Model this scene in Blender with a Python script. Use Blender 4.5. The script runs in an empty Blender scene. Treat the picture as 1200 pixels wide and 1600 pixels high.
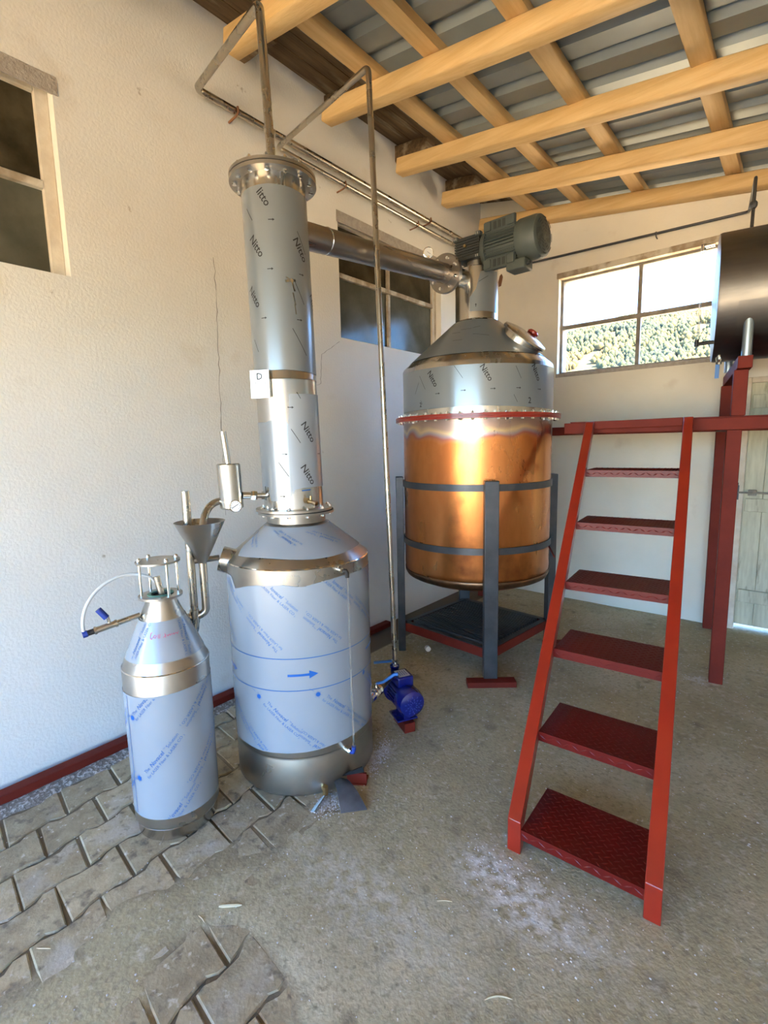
import bpy, bmesh, math, random
from mathutils import Vector, Matrix, noise
random.seed(7)
S = bpy.context.scene
COL = S.collection
# ------------------------------------------------------------------ camera
cam = bpy.data.cameras.new('camera'); camo = bpy.data.objects.new('camera', cam); COL.objects.link(camo)
r0 = Vector((.76244822, .64669619, -.02137179)); r1 = Vector((.07261615, -.11834126, -.99031421)); r2 = Vector((-.64296159, .75351137, -.13718967))
m = Matrix((r0, -r1, -r2)).transposed().to_4x4(); m.translation = (0, 0, 1.5)
camo.matrix_world = m
cam.sensor_fit = 'HORIZONTAL'; cam.sensor_width = 36.0; cam.lens = 771 / 1200 * 36
cam.clip_start = .05; cam.clip_end = 3000
S.camera = camo
# ------------------------------------------------------------------ world, sun, exposure
W = bpy.data.worlds.new('world'); S.world = W; W.use_nodes = True
nt = W.node_tree; bg = nt.nodes['Background']
sky = nt.nodes.new('ShaderNodeTexSky'); sky.sky_type = 'NISHITA'; sky.sun_disc = False
sky.sun_elevation = math.radians(42); sky.sun_rotation = math.radians(90)
sky.air_density = 1.0; sky.dust_density = 0.2; sky.ozone_density = 2.5
tint = nt.nodes.new('ShaderNodeMix'); tint.data_type = 'RGBA'; tint.blend_type = 'MULTIPLY'; tint.inputs['Factor'].default_value = 1.0; tint.inputs['B'].default_value = (.64, .94, 1.26, 1)
nt.links.new(sky.outputs['Color'], tint.inputs['A']); nt.links.new(tint.outputs['Result'], bg.inputs['Color']); bg.inputs['Strength'].default_value = 0.46
sun = bpy.data.lights.new('sun', 'SUN'); suno = bpy.data.objects.new('sun', sun); COL.objects.link(suno)
sun.energy = 20.0; sun.angle = math.radians(.6); sun.color = (1.0, .86, .64)
suno.rotation_euler = Vector((-1, .02, -.95)).to_track_quat('-Z', 'Y').to_euler()
suno.location = (30, 0, 40)
S.view_settings.view_transform = 'Standard'; S.view_settings.look = 'None'
S.view_settings.exposure = 2.32; S.view_settings.gamma = 1.0; S.view_settings.use_curve_mapping = False
S.cycles.max_bounces = 10; S.cycles.diffuse_bounces = 6; S.cycles.sample_clamp_indirect = 8.0
S.cycles.caustics_reflective = False; S.cycles.caustics_refractive = False

# ------------------------------------------------------------------ materials
MATS = {}
def mat(name, col=(.5, .5, .5), rough=.5, metal=0., col2=None, scale=5., detail=4., bump=0., bscale=None, coat=0., lo=.35, hi=.65,
        stretch=None, rvar=0., bdist=.01, spec=None, bdetail=6.):
    M = bpy.data.materials.new(name); M.use_nodes = True; n = M.node_tree; L = n.links.new
    p = n.nodes['Principled BSDF']; p.inputs['Base Color'].default_value = (*col, 1); p.inputs['Roughness'].default_value = rough
    p.inputs['Metallic'].default_value = metal; p.inputs['Coat Weight'].default_value = coat; p.inputs['Coat Roughness'].default_value = .08
    if spec is not None: p.inputs['Specular IOR Level'].default_value = spec
    tc = n.nodes.new('ShaderNodeTexCoord'); src = tc.outputs['Object']
    if stretch:
        mp = n.nodes.new('ShaderNodeMapping'); mp.inputs['Scale'].default_value = stretch; L(src, mp.inputs['Vector']); src = mp.outputs['Vector']
    if col2 is not None or rvar:
        t = n.nodes.new('ShaderNodeTexNoise'); t.inputs['Scale'].default_value = scale; t.inputs['Detail'].default_value = detail
        t.inputs['Roughness'].default_value = .6; L(src, t.inputs['Vector'])
        mr = n.nodes.new('ShaderNodeMapRange'); mr.inputs['From Min'].default_value = lo; mr.inputs['From Max'].default_value = hi; L(t.outputs['Fac'], mr.inputs['Value'])
        if col2 is not None:
            mx = n.nodes.new('ShaderNodeMix'); mx.data_type = 'RGBA'; mx.inputs['A'].default_value = (*col, 1); mx.inputs['B'].default_value = (*col2, 1)
            L(mr.outputs['Result'], mx.inputs['Factor']); L(mx.outputs['Result'], p.inputs['Base Color'])
        if rvar:
            m2 = n.nodes.new('ShaderNodeMapRange'); m2.inputs['To Min'].default_value = rough - rvar; m2.inputs['To Max'].default_value = rough + rvar
            L(mr.outputs['Result'], m2.inputs['Value']); L(m2.outputs['Result'], p.inputs['Roughness'])
    if bump:
        b = n.nodes.new('ShaderNodeTexNoise'); b.inputs['Scale'].default_value = bscale or scale * 4; b.inputs['Detail'].default_value = bdetail; L(src, b.inputs['Vector'])
        bp = n.nodes.new('ShaderNodeBump'); bp.inputs['Strength'].default_value = bump; bp.inputs['Distance'].default_value = bdist
        L(b.outputs['Fac'], bp.inputs['Height']); L(bp.outputs['Normal'], p.inputs['Normal'])
    MATS[name] = M; return M
def mixin(M, col, scale, lo, hi, detail=5., stretch=None, rough=None, offset=0.):
    """lay one more noise-masked colour over the material's base colour"""
    n = M.node_tree; L = n.links.new; p = n.nodes['Principled BSDF']
    old = p.inputs['Base Color'].links[0].from_socket if p.inputs['Base Color'].links else None
    tc = n.nodes.new('ShaderNodeTexCoord'); src = tc.outputs['Object']
    mp = n.nodes.new('ShaderNodeMapping'); mp.inputs['Scale'].default_value = stretch or (1, 1, 1); mp.inputs['Location'].default_value = (offset, offset * .7, offset * 1.3)
    L(src, mp.inputs['Vector'])
    t = n.nodes.new('ShaderNodeTexNoise'); t.inputs['Scale'].default_value = scale; t.inputs['Detail'].default_value = detail; L(mp.outputs['Vector'], t.inputs['Vector'])
    mr = n.nodes.new('ShaderNodeMapRange'); mr.inputs['From Min'].default_value = lo; mr.inputs['From Max'].default_value = hi; L(t.outputs['Fac'], mr.inputs['Value'])
    mx = n.nodes.new('ShaderNodeMix'); mx.data_type = 'RGBA'
    if old: L(old, mx.inputs['A'])
    else: mx.inputs['A'].default_value = p.inputs['Base Color'].default_value
    mx.inputs['B'].default_value = (*col, 1); L(mr.outputs['Result'], mx.inputs['Factor']); L(mx.outputs['Result'], p.inputs['Base Color'])
    return M
plaster = mat('plaster', (.83, .81, .77), .85, col2=(.78, .75, .70), scale=1.3, bump=.22, bscale=75, bdist=.010)
mixin(plaster, (.72, .67, .59), 3.1, .66, .80, offset=3.1)
mixin(plaster, (.42, .36, .29), 9.0, .73, .78, offset=8.2)
plaster_b = mat('plaster_back', (.80, .755, .665), .88, col2=(.74, .69, .595), scale=1.6, bump=.15, bscale=50, bdist=.01)
mixin(plaster_b, (.64, .57, .48), 4.0, .67, .80, offset=5.5)
plaster_edge = mat('bare_plaster', (.45, .41, .37), .95, col2=(.36, .32, .28), scale=30, bump=.6, bscale=80)
concrete = mat('concrete', (.49, .425, .265), .88, col2=(.365, .31, .185), scale=2.2, detail=8, bump=.30, bscale=85, bdist=.008, lo=.3, hi=.7, bdetail=10)
mixin(concrete, (.58, .515, .365), 1.7, .50, .72, detail=10, offset=2.4)
mixin(concrete, (.25, .215, .145), 9, .60, .76, detail=8, offset=6.1)
mixin(concrete, (.29, .25, .165), 48, .50, .74, detail=10, offset=3.3)
mixin(concrete, (.58, .52, .39), 36, .56, .76, detail=9, offset=7.7)
mixin(concrete, (.74, .73, .70), 75, .71, .75, detail=2, offset=1.7)
paver_m = mat('paver', (.49, .41, .265), .9, col2=(.355, .285, .175), scale=14, detail=8, bump=.35, bscale=90, bdist=.005, bdetail=10)
mixin(paver_m, (.50, .45, .37), 6, .56, .72, offset=4.4)
_n = paver_m.node_tree; _p = _n.nodes['Principled BSDF']; _o = _p.inputs['Base Color'].links[0].from_socket
_oi = _n.nodes.new('ShaderNodeObjectInfo'); _mr = _n.nodes.new('ShaderNodeMapRange'); _mr.inputs['To Min'].default_value = .78; _mr.inputs['To Max'].default_value = 1.12; _n.links.new(_oi.outputs['Random'], _mr.inputs['Value'])
_hs = _n.nodes.new('ShaderNodeHueSaturation'); _n.links.new(_mr.outputs['Result'], _hs.inputs['Value']); _n.links.new(_o, _hs.inputs['Color']); _n.links.new(_hs.outputs['Color'], _p.inputs['Base Color'])
mixin(paver_m, (.20, .165, .115), 26, .56, .70, detail=10, offset=2.2)
mixin(paver_m, (.60, .54, .43), 40, .62, .72, detail=8, offset=5.2)
_g = _n.nodes.new('ShaderNodeNewGeometry')      # world position, so no two pavers repeat
for _l in [l for l in _n.links if l.from_node.type == 'TEX_COORD']: _n.links.new(_g.outputs['Position'], _l.to_socket)
gravel_m = mat('gravel', (.20, .175, .15), .95, col2=(.46, .43, .40), scale=60, detail=2, bump=.9, bscale=60, lo=.5, hi=.6)
wood = mat('new_pine', (.72, .50, .235), .62, col2=(.60, .375, .15), scale=6, detail=6, stretch=(.35, 5, 5), bump=.15, bscale=30)
mixin(wood, (.36, .20, .075), 2.2, .68, .76, offset=9.)
wood_y = mat('new_pine_batten', (.70, .48, .225), .64, col2=(.58, .36, .145), scale=6, detail=6, stretch=(5, .35, 5), bump=.15, bscale=30)
mixin(wood_y, (.34, .19, .075), 2.6, .68, .76, offset=4.)
old_wood = mat('old_wood', (.17, .105, .05), .85, col2=(.075, .045, .022), scale=5, detail=8, stretch=(6, .5, 6), bump=.35, bscale=24)
mixin(old_wood, (.33, .27, .18), 3.2, .55, .72, stretch=(4, .6, 4), offset=2.)
sheet_m = mat('roof_sheet', (.30, .335, .335), .45, .3, col2=(.26, .29, .29), scale=3, bump=.03)
steel = mat('steel', (.60, .57, .52), .24, 1., col2=(.54, .51, .46), scale=7, stretch=(1, 1, .15), rvar=.05)
steel_d = mat('steel_duct', (.36, .325, .29), .30, 1., col2=(.30, .27, .24), scale=6, stretch=(1, .1, 1), rvar=.05)
steel_b = mat('steel_dull', (.47, .44, .395), .33, 1., col2=(.39, .36, .315), scale=4, rvar=.07, bump=.02)
pipe_m = mat('steel_pipe', (.50, .46, .395), .28, 1., col2=(.455, .415, .35), scale=9, rvar=.03)
tank_m = mat('brushed_tank', (.20, .188, .175), .40, 1., col2=(.165, .155, .145), scale=5, stretch=(.2, 3, 3), rvar=.04)
film_g = mat('grey_film', (.24, .265, .29), .28, .40, col2=(.24, .275, .31), scale=2.5, coat=.35, bump=.04, bscale=6, bdist=.02)
film_b = mat('blue_film', (.375, .415, .465), .26, .22, col2=(.355, .395, .445), scale=2, coat=.3, bump=.03, bscale=5, bdist=.02)
ink_blue = mat('ink_blue', (.008, .11, .42), .5)
ink_pale = mat('ink_pale', (.03, .12, .34), .5)
ink_black = mat('ink_black', (.012, .012, .016), .45)
ink_red = mat('ink_red', (.55, .06, .16), .5)
copper = mat('copper', (.82, .325, .105), .31, 1., col2=(.58, .19, .055), scale=3.2, detail=7, stretch=(1, 1, .35), rvar=.08, bump=.035, bscale=5, bdist=.02)
mixin(copper, (.24, .085, .035), 3.4, .60, .78, detail=9, offset=2.)
copper_t = mat('copper_heat_tint', (.52, .38, .33), .28, 1., col2=(.40, .24, .18), scale=3.5, detail=6, stretch=(1, 1, 3))
mixin(copper_t, (.68, .50, .28), 5, .55, .68, stretch=(1, 1, 6), offset=3.)
iron = mat('raw_iron', (.062, .066, .074), .42, .6, col2=(.10, .10, .105), scale=8, rvar=.08)
mixin(iron, (.19, .10, .06), 14, .70, .78)
red = mat('red_paint', (.32, .020, .007), .32, col2=(.27, .016, .006), scale=5, coat=.25)
red_ox = mat('red_primer', (.17, .022, .013), .6, col2=(.135, .017, .010), scale=5, spec=.15)
red_tread = mat('red_tread', (.135, .006, .004), .40, col2=(.11, .005, .003), scale=5, spec=.3)
motor_m = mat('motor_grey', (.075, .092, .088), .48, col2=(.06, .075, .072), scale=10)
motor_d = mat('motor_dark', (.03, .035, .035), .5)
pump_m = mat('pump_blue', (.004, .009, .15), .22, col2=(.003, .007, .115), scale=8, coat=.4)
blue_h = mat('blue_handle', (.03, .17, .52), .4)
blue_d = mat('blue_plastic', (.02, .05, .28), .35)
brass = mat('brass', (.55, .40, .19), .35, 1., col2=(.40, .28, .13), scale=12)
chrome = mat('chrome', (.78, .76, .73), .12, 1.)
white_p = mat('white_plastic', (.82, .81, .78), .4)
hose_m = mat('hose', (.74, .75, .74), .3)
black_p = mat('black_plastic', (.015, .015, .017), .4)
green_g = mat('green_gasket', (.16, .35, .28), .7)
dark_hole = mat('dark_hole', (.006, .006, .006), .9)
label_m = mat('label_plate', (.66, .645, .62), .35, .6)
frame_w = mat('old_frame', (.46, .39, .30), .75, col2=(.30, .22, .14), scale=14, detail=6, bump=.3)
mixin(frame_w, (.64, .59, .50), 7, .5, .62, offset=3.)
frame_white = mat('painted_frame', (.70, .64, .54), .7, col2=(.58, .50, .40), scale=9, bump=.2)
frame_d = mat('steel_window_frame', (.16, .145, .125), .55, col2=(.28, .25, .21), scale=12)
door_m = mat('door_board', (.60, .585, .46), .75, col2=(.47, .45, .34), scale=7, stretch=(5, 5, .6), bump=.25)
mixin(door_m, (.22, .19, .13), 6, .62, .76, stretch=(3, 3, .8), offset=4.)
glass_d = mat('dirty_dark_room_pane', (.030, .024, .014), .12, col2=(.075, .062, .038), scale=5, detail=8, rvar=.06, spec=.16)  # opaque dirty pane; the dark room behind is painted into its colour
glass_g = mat('dirty_green_glass', (.075, .075, .055), .14, col2=(.12, .118, .09), scale=4, detail=8, rvar=.06, spec=.16)  # lower panes, also opaque: dirt and the room's darkness in one colour
ground_m = mat('outdoor_ground', (.60, .47, .28), .95, col2=(.50, .39, .22), scale=.4)
hill_m = mat('hillside', (.045, .044, .010), .95, col2=(.075, .058, .016), scale=.03, detail=8)
chip_m = mat('straw', (.62, .52, .34), .8)
lime = mat('lime_residue', (.74, .75, .76), .9, col2=(.48, .47, .45), scale=60, detail=4, bump=.5, bscale=120)
offcut_m = mat('blued_steel', (.10, .125, .165), .3, .7, col2=(.17, .20, .25), scale=9)
rust = mat('rusty', (.22, .10, .05), .8, .2)
gasket_b = mat('dark_gasket', (.02, .02, .02), .7)
# pane that lets the view through, a little dusty
def pane_mat(name, haze):
    M = bpy.data.materials.new(name); M.use_nodes = True; n = M.node_tree; L = n.links.new
    for x in list(n.nodes): n.nodes.remove(x)
    out = n.nodes.new('ShaderNodeOutputMaterial'); tr = n.nodes.new('ShaderNodeBsdfTransparent'); gl = n.nodes.new('ShaderNodeBsdfGlossy'); gl.inputs['Roughness'].default_value = .03
    di = n.nodes.new('ShaderNodeBsdfTranslucent'); di.inputs['Color'].default_value = (.8, .78, .72, 1); df = n.nodes.new('ShaderNodeBsdfDiffuse'); df.inputs['Color'].default_value = (.6, .58, .5, 1)
    ad = n.nodes.new('ShaderNodeMixShader'); ad.inputs[0].default_value = .3; L(di.outputs[0], ad.inputs[1]); L(df.outputs[0], ad.inputs[2])
    tc = n.nodes.new('ShaderNodeTexCoord'); t = n.nodes.new('ShaderNodeTexNoise'); t.inputs['Scale'].default_value = 4; t.inputs['Detail'].default_value = 8; L(tc.outputs['Object'], t.inputs['Vector'])
    mr = n.nodes.new('ShaderNodeMapRange'); mr.inputs['From Min'].default_value = .3; mr.inputs['From Max'].default_value = .75; mr.inputs['To Min'].default_value = haze * .5; mr.inputs['To Max'].default_value = haze * 1.6; L(t.outputs['Fac'], mr.inputs['Value'])
    m1 = n.nodes.new('ShaderNodeMixShader'); L(mr.outputs[0], m1.inputs[0]); L(tr.outputs[0], m1.inputs[1]); L(ad.outputs[0], m1.inputs[2])
    m2 = n.nodes.new('ShaderNodeMixShader'); m2.inputs[0].default_value = .05; L(m1.outputs[0], m2.inputs[1]); L(gl.outputs[0], m2.inputs[2]); L(m2.outputs[0], out.inputs[0])
    return M
pane_m = pane_mat('dusty_pane', .02)
tube_glass = pane_mat('clear_tube', .3)
# forest: colour from a per-tree attribute
forest_m = bpy.data.materials.new('forest'); forest_m.use_nodes = True
_n = forest_m.node_tree; _p = _n.nodes['Principled BSDF']; _p.inputs['Roughness'].default_value = .9
_a = _n.nodes.new('ShaderNodeAttribute'); _a.attribute_name = 'tint'; _cr = _n.nodes.new('ShaderNodeValToRGB')
_cr.color_ramp.elements[0].color = (.008, .016, .005, 1); _cr.color_ramp.elements[1].color = (.10, .062, .010, 1)
for pos, c in ((.35, (.022, .032, .007, 1)), (.65, (.062, .055, .009, 1))):
    e = _cr.color_ramp.elements.new(pos); e.color = c
_n.links.new(_a.outputs['Fac'], _cr.inputs['Fac']); _n.links.new(_cr.outputs['Color'], _p.inputs['Base Color'])

# ------------------------------------------------------------------ mesh helpers
ORG = {}
def V(*a): return Vector(a)
class MB:
    def __init__(s): s.v = []; s.f = []
    def add(s, vs, fs):
        o = len(s.v); s.v += [Vector(x) for x in vs]; s.f += [tuple(i + o for i in f) for f in fs]; return s
    def box(s, lo, hi):
        (a, b, c), (d, e, f) = lo, hi
        return s.add([(a, b, c), (d, b, c), (d, e, c), (a, e, c), (a, b, f), (d, b, f), (d, e, f), (a, e, f)],
                     [(0, 3, 2, 1), (4, 5, 6, 7), (0, 1, 5, 4), (1, 2, 6, 5), (2, 3, 7, 6), (3, 0, 4, 7)])
    def obox(s, c, ax, ay, az):
        """oriented box: centre and three half-axis vectors"""
        c = Vector(c); ax, ay, az = Vector(ax), Vector(ay), Vector(az)
        vs = [c + ax * i + ay * j + az * k for k in (-1, 1) for j in (-1, 1) for i in (-1, 1)]
        fs = [(0, 2, 3, 1), (4, 5, 7, 6), (0, 1, 5, 4), (1, 3, 7, 5), (3, 2, 6, 7), (2, 0, 4, 6)]
        if ax.cross(ay).dot(az) < 0: fs = [f[::-1] for f in fs]
        return s.add(vs, fs)
    def lathe(s, prof, c=(0, 0, 0), axis=(0, 0, 1), n=48, a0=0., a1=360., close=False):
        c = Vector(c); z = Vector(axis).normalized(); x = V(1, 0, 0) if abs(z.x) < .9 else V(0, 1, 0)
        if abs(z.z) > .999: x = V(1, 0, 0); y = V(0, 1, 0) * (1 if z.z > 0 else -1)
        else: x = (x - z * x.dot(z)).normalized(); y = z.cross(x)
        full = abs(a1 - a0) > 359.9; k = n if full else n + 1; P = len(prof); vs = []; fs = []
        for i in range(k):
            t = math.radians(a0 + (a1 - a0) * i / n); d = x * math.cos(t) + y * math.sin(t)
            vs += [c + d * max(r, 1e-5) + z * h for r, h in prof]
        for i in range(n):
            j = (i + 1) % k
            for q in range(P - 1 if not close else P):
                q2 = (q + 1) % P
                fs.append((i * P + q, j * P + q, j * P + q2, i * P + q2))
        return s.add(vs, fs)
    def cyl(s, a, b, r, n=20, r2=None):
        a, b = Vector(a), Vector(b); L = (b - a).length; r2 = r if r2 is None else r2
        return s.lathe([(0, 0), (r, 0), (r2, L), (0, L)], a, b - a, n)
    def tube(s, pts, r, n=14, cap=True):
        pts = [Vector(p) for p in pts]; vs = []; fs = []; k = len(pts)
        t0 = (pts[1] - pts[0]).normalized(); up = V(0, 0, 1) if abs(t0.z) < .9 else V(1, 0, 0); x = (up - t0 * up.dot(t0)).normalized()
        for i, p in enumerate(pts):
            t = (pts[min(i + 1, k - 1)] - pts[max(i - 1, 0)]).normalized(); x = (x - t * x.dot(t)).normalized(); y = t.cross(x)
            rr = r[i] if isinstance(r, (list, tuple)) else r
            vs += [p + (x * math.cos(6.2831853 * j / n) + y * math.sin(6.2831853 * j / n)) * rr for j in range(n)]
        for i in range(k - 1):
            for j in range(n):
                j2 = (j + 1) % n; fs.append((i * n + j, i * n + j2, (i + 1) * n + j2, (i + 1) * n + j))
        if cap: fs += [tuple(range(n))[::-1], tuple(range((k - 1) * n, k * n))]
        return s.add(vs, fs)
    def prism(s, poly, off):
        """planar polygon (3-D points) swept by a vector"""
        poly = [Vector(p) for p in poly]; off = Vector(off); n = len(poly)
        nrm = sum((poly[i].cross(poly[(i + 1) % n]) for i in range(n)), V(0, 0, 0))
        if nrm.dot(off) < 0: poly = poly[::-1]
        return s.add(poly + [p + off for p in poly], [tuple(range(n))[::-1], tuple(range(n, 2 * n))] + [(i, (i + 1) % n, n + (i + 1) % n, n + i) for i in range(n)])
    def warp(s, fn): s.v = [fn(p) for p in s.v]; return s
    def build(s, name, mt, parent=None, sharp=35, bevel=0., origin=None):
        me = bpy.data.meshes.new(name)
        lo = V(*(min(p[i] for p in s.v) for i in range(3))); hi = V(*(max(p[i] for p in s.v) for i in range(3)))
        o = Vector(origin) if origin is not None else V((lo.x + hi.x) / 2, (lo.y + hi.y) / 2, (lo.z + hi.z) / 2 if parent else lo.z)
        me.from_pydata([tuple(p - o) for p in s.v], [], s.f); me.update()
        me.materials.append(mt); me.shade_smooth(); me.set_sharp_from_angle(angle=math.radians(sharp))
        ob = bpy.data.objects.new(name, me); COL.objects.link(ob); ORG[ob] = o
        if parent: ob.parent = parent; ob.location = o - ORG[parent]
        else: ob.location = o
        if bevel:
            b = ob.modifiers.new('bevel', 'BEVEL'); b.width = bevel; b.segments = 2; b.limit_method = 'ANGLE'; b.angle_limit = math.radians(40)
        return ob
def arc(p, c, q, r, n=6):
    """points that round the corner c between p and q with radius r"""
    p, c, q = Vector(p), Vector(c), Vector(q); a = (p - c).normalized(); b = (q - c).normalized(); ang = a.angle(b); d = r / math.tan(ang / 2)
    s, e = c + a * d, c + b * d; out = []
    for i in range(n + 1):
        t = i / n; out.append((s * (1 - t) ** 2 + c * 2 * t * (1 - t) + e * t * t))
    return out
def thing(name, loc, label, cat, group=None):
    o = bpy.data.objects.new(name, None); COL.objects.link(o); o.location = loc; ORG[o] = Vector(loc); o.empty_display_size = .1
    o['label'] = label; o['category'] = cat
    if group: o['group'] = group
    return o
def tag(o, label, cat, group=None, kind=None):
    o['label'] = label; o['category'] = cat
    if group: o['group'] = group
    if kind: o['kind'] = kind
    return o
def struct(o, label=None):
    o['kind'] = 'structure'
    if label: o['label'] = label
    return o
def sub(name, fn, mt, parent, **k):
    b = MB(); fn(b); return b.build(name, mt, parent, **k)
def copy_part(o, loc, rot=None, name=None):
    c = o.copy(); COL.objects.link(c); c.location = loc
    if rot is not None: c.rotation_euler = rot
    ORG[c] = (ORG[o.parent] if o.parent else V(0, 0, 0)) + Vector(loc)
    return c
# text as filled flat meshes
_TX = {}
def text2d(s, size=1., shear=0., bold=.0):
    k = (s, shear, bold)
    if k not in _TX:
        cu = bpy.data.curves.new('t', 'FONT'); cu.body = s; cu.align_x = 'CENTER'; cu.align_y = 'CENTER'; cu.shear = shear; cu.offset = bold; cu.resolution_u = 2
        ob = bpy.data.objects.new('t', cu); COL.objects.link(ob); bpy.context.view_layer.update()
        me = ob.evaluated_get(bpy.context.evaluated_depsgraph_get()).to_mesh()
        _TX[k] = ([tuple(v.co[:2]) for v in me.vertices], [tuple(p.vertices) for p in me.polygons])
        bpy.data.objects.remove(ob); bpy.data.curves.remove(cu)
    v, f = _TX[k]; return [(x * size, y * size) for x, y in v], f
def star2d(r, n=12):
    v = [(0, 0)]; f = []
    for i in range(n):
        a = 6.2831853 * i / n; l = r * (1 if i % 2 else .8); o = len(v); w = .13
        v += [(math.cos(a - w) * r * .4, math.sin(a - w) * r * .4), (math.cos(a) * l, math.sin(a) * l), (math.cos(a + w) * r * .4, math.sin(a + w) * r * .4)]
        f.append((0, o, o + 1)); f.append((0, o + 1, o + 2))
    o = len(v); v += [(math.cos(6.2831853 * i / 16) * r * .45, math.sin(6.2831853 * i / 16) * r * .45) for i in range(16)]; f.append(tuple(range(o, o + 16)))
    return v, f
def arrow2d(L, h, head, n=8):
    v = []; f = []
    for i in range(n + 1): x = -L / 2 + (L - head) * i / n; v += [(x, -h / 2), (x, h / 2)]
    for i in range(n): f.append((2 * i, 2 * i + 2, 2 * i + 3, 2 * i + 1))
    o = len(v); m_ = L / 2 - head; v += [(m_, -h * 1.7), (m_ + head / 2, -h * .85), (L / 2, 0), (m_ + head / 2, h * .85), (m_, h * 1.7)]
    return v, f + [(o, o + 1, o + 3, o + 4), (o + 1, o + 2, o + 3)]
def rect2d(L, h, n=1):
    v = []; f = []
    for i in range(n + 1): x = -L / 2 + L * i / n; v += [(x, -h / 2), (x, h / 2)]
    for i in range(n): f.append((2 * i, 2 * i + 2, 2 * i + 3, 2 * i + 1))
    return v, f
def place2d(b, shape, pos, rot=0., dx=0., dy=0., surf=None, clip=None):
    """lay a flat shape on a surface: surf(theta_deg, z, s, t) -> point"""
    v, f = shape; a = math.radians(rot); ca, sa = math.cos(a), math.sin(a); out = []; keep = []
    st = []
    for x, y in v:
        x += dx; y += dy; st.append((x * ca - y * sa, x * sa + y * ca))
    if clip: f = [q for q in f if all(clip(*st[i]) for i in q)]
    b.add([surf(pos[0], pos[1], s, t) for s, t in st], f)
def cyl_surf(c, r, lean=None):
    def fn(th, z, s, t):
        a = math.radians(th) + s / r; p = V(c[0] + r * math.cos(a), c[1] + r * math.sin(a), z + t)
        return lean(p) if lean else p
    return fn
def cone_surf(c, ra, za, rb, zb, off=.0016):
    L = math.hypot(ra - rb, zb - za); n = V((zb - za) / L, (ra - rb) / L, 0)
    def fn(th, z, s, t):
        zz = z + t * (zb - za) / L; r = ra + (rb - ra) * (zz - za) / (zb - za); a = math.radians(th) + s / r
        rr = r + n.x * off; return V(c[0] + rr * math.cos(a), c[1] + rr * math.sin(a), zz + n.y * off)
    return fn
def shell(b, c, r, th, zlo, zhi, nz=2, lean=None, step=3.):
    """film patch on a cylinder; zlo and zhi are lists of (angle, z) or numbers"""
    def itp(f, a):
        if not isinstance(f, (list, tuple)): return f
        if a <= f[0][0]: return f[0][1]
        for (p, q), (u, w) in zip(f, f[1:]):
            if p <= a <= u: return q + (w - q) * (a - p) / max(u - p, 1e-6)
        return f[-1][1]
    n = max(2, int((th[1] - th[0]) / step)); vs = []; fs = []
    for i in range(n + 1):
        a = th[0] + (th[1] - th[0]) * i / n; lo, hi = itp(zlo, a), itp(zhi, a)
        for k in range(nz + 1):
            p = V(c[0] + r * math.cos(math.radians(a)), c[1] + r * math.sin(math.radians(a)), lo + (hi - lo) * k / nz); vs.append(lean(p) if lean else p)
    for i in range(n):
        for k in range(nz): o = i * (nz + 1) + k; fs.append((o, o + nz + 1, o + nz + 2, o + 1))
    return b.add(vs, fs)
def bolts(parent, c, R, n, r, h, mt, z0, axis=(0, 0, 1), a0=0., lean=None, name='bolt', both=0.):
    """a ring of hex bolts, each its own piece on shared mesh data"""
    first = None
    z = Vector(axis).normalized(); x = V(1, 0, 0) if abs(z.x) < .9 else V(0, 1, 0); x = (x - z * x.dot(z)).normalized(); y = z.cross(x)
    for i in range(n):
        t = math.radians(a0 + 360 * i / n); p = Vector(c) + (x * math.cos(t) + y * math.sin(t)) * R + z * z0
        if lean: p = lean(p)
        if first is None:
            pr = [(0, h), (r * .5, h), (r * .5, h * .62), (r, h * .6), (r, 0)][::-1]
            low = [(0, -both - h * .7), (r, -both - h * .6), (r, -both), (r * .6, -both), (r * .6, 0)] if both else [(0, 0)]
            b = MB(); b.lathe(low + pr, p, z, 6)
            first = b.build(name, mt, parent); org = p
            off = ORG[first] - p
        else:
            copy_part(first, p + off - ORG[parent])

def mark(name, mt, parent, shape, pos, rot, surf, clip=None):
    """one printed mark as one object"""
    b = MB(); place2d(b, shape, pos, rot, surf=surf, clip=clip)
    return b.build(name, mt, parent) if b.f else None
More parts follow.
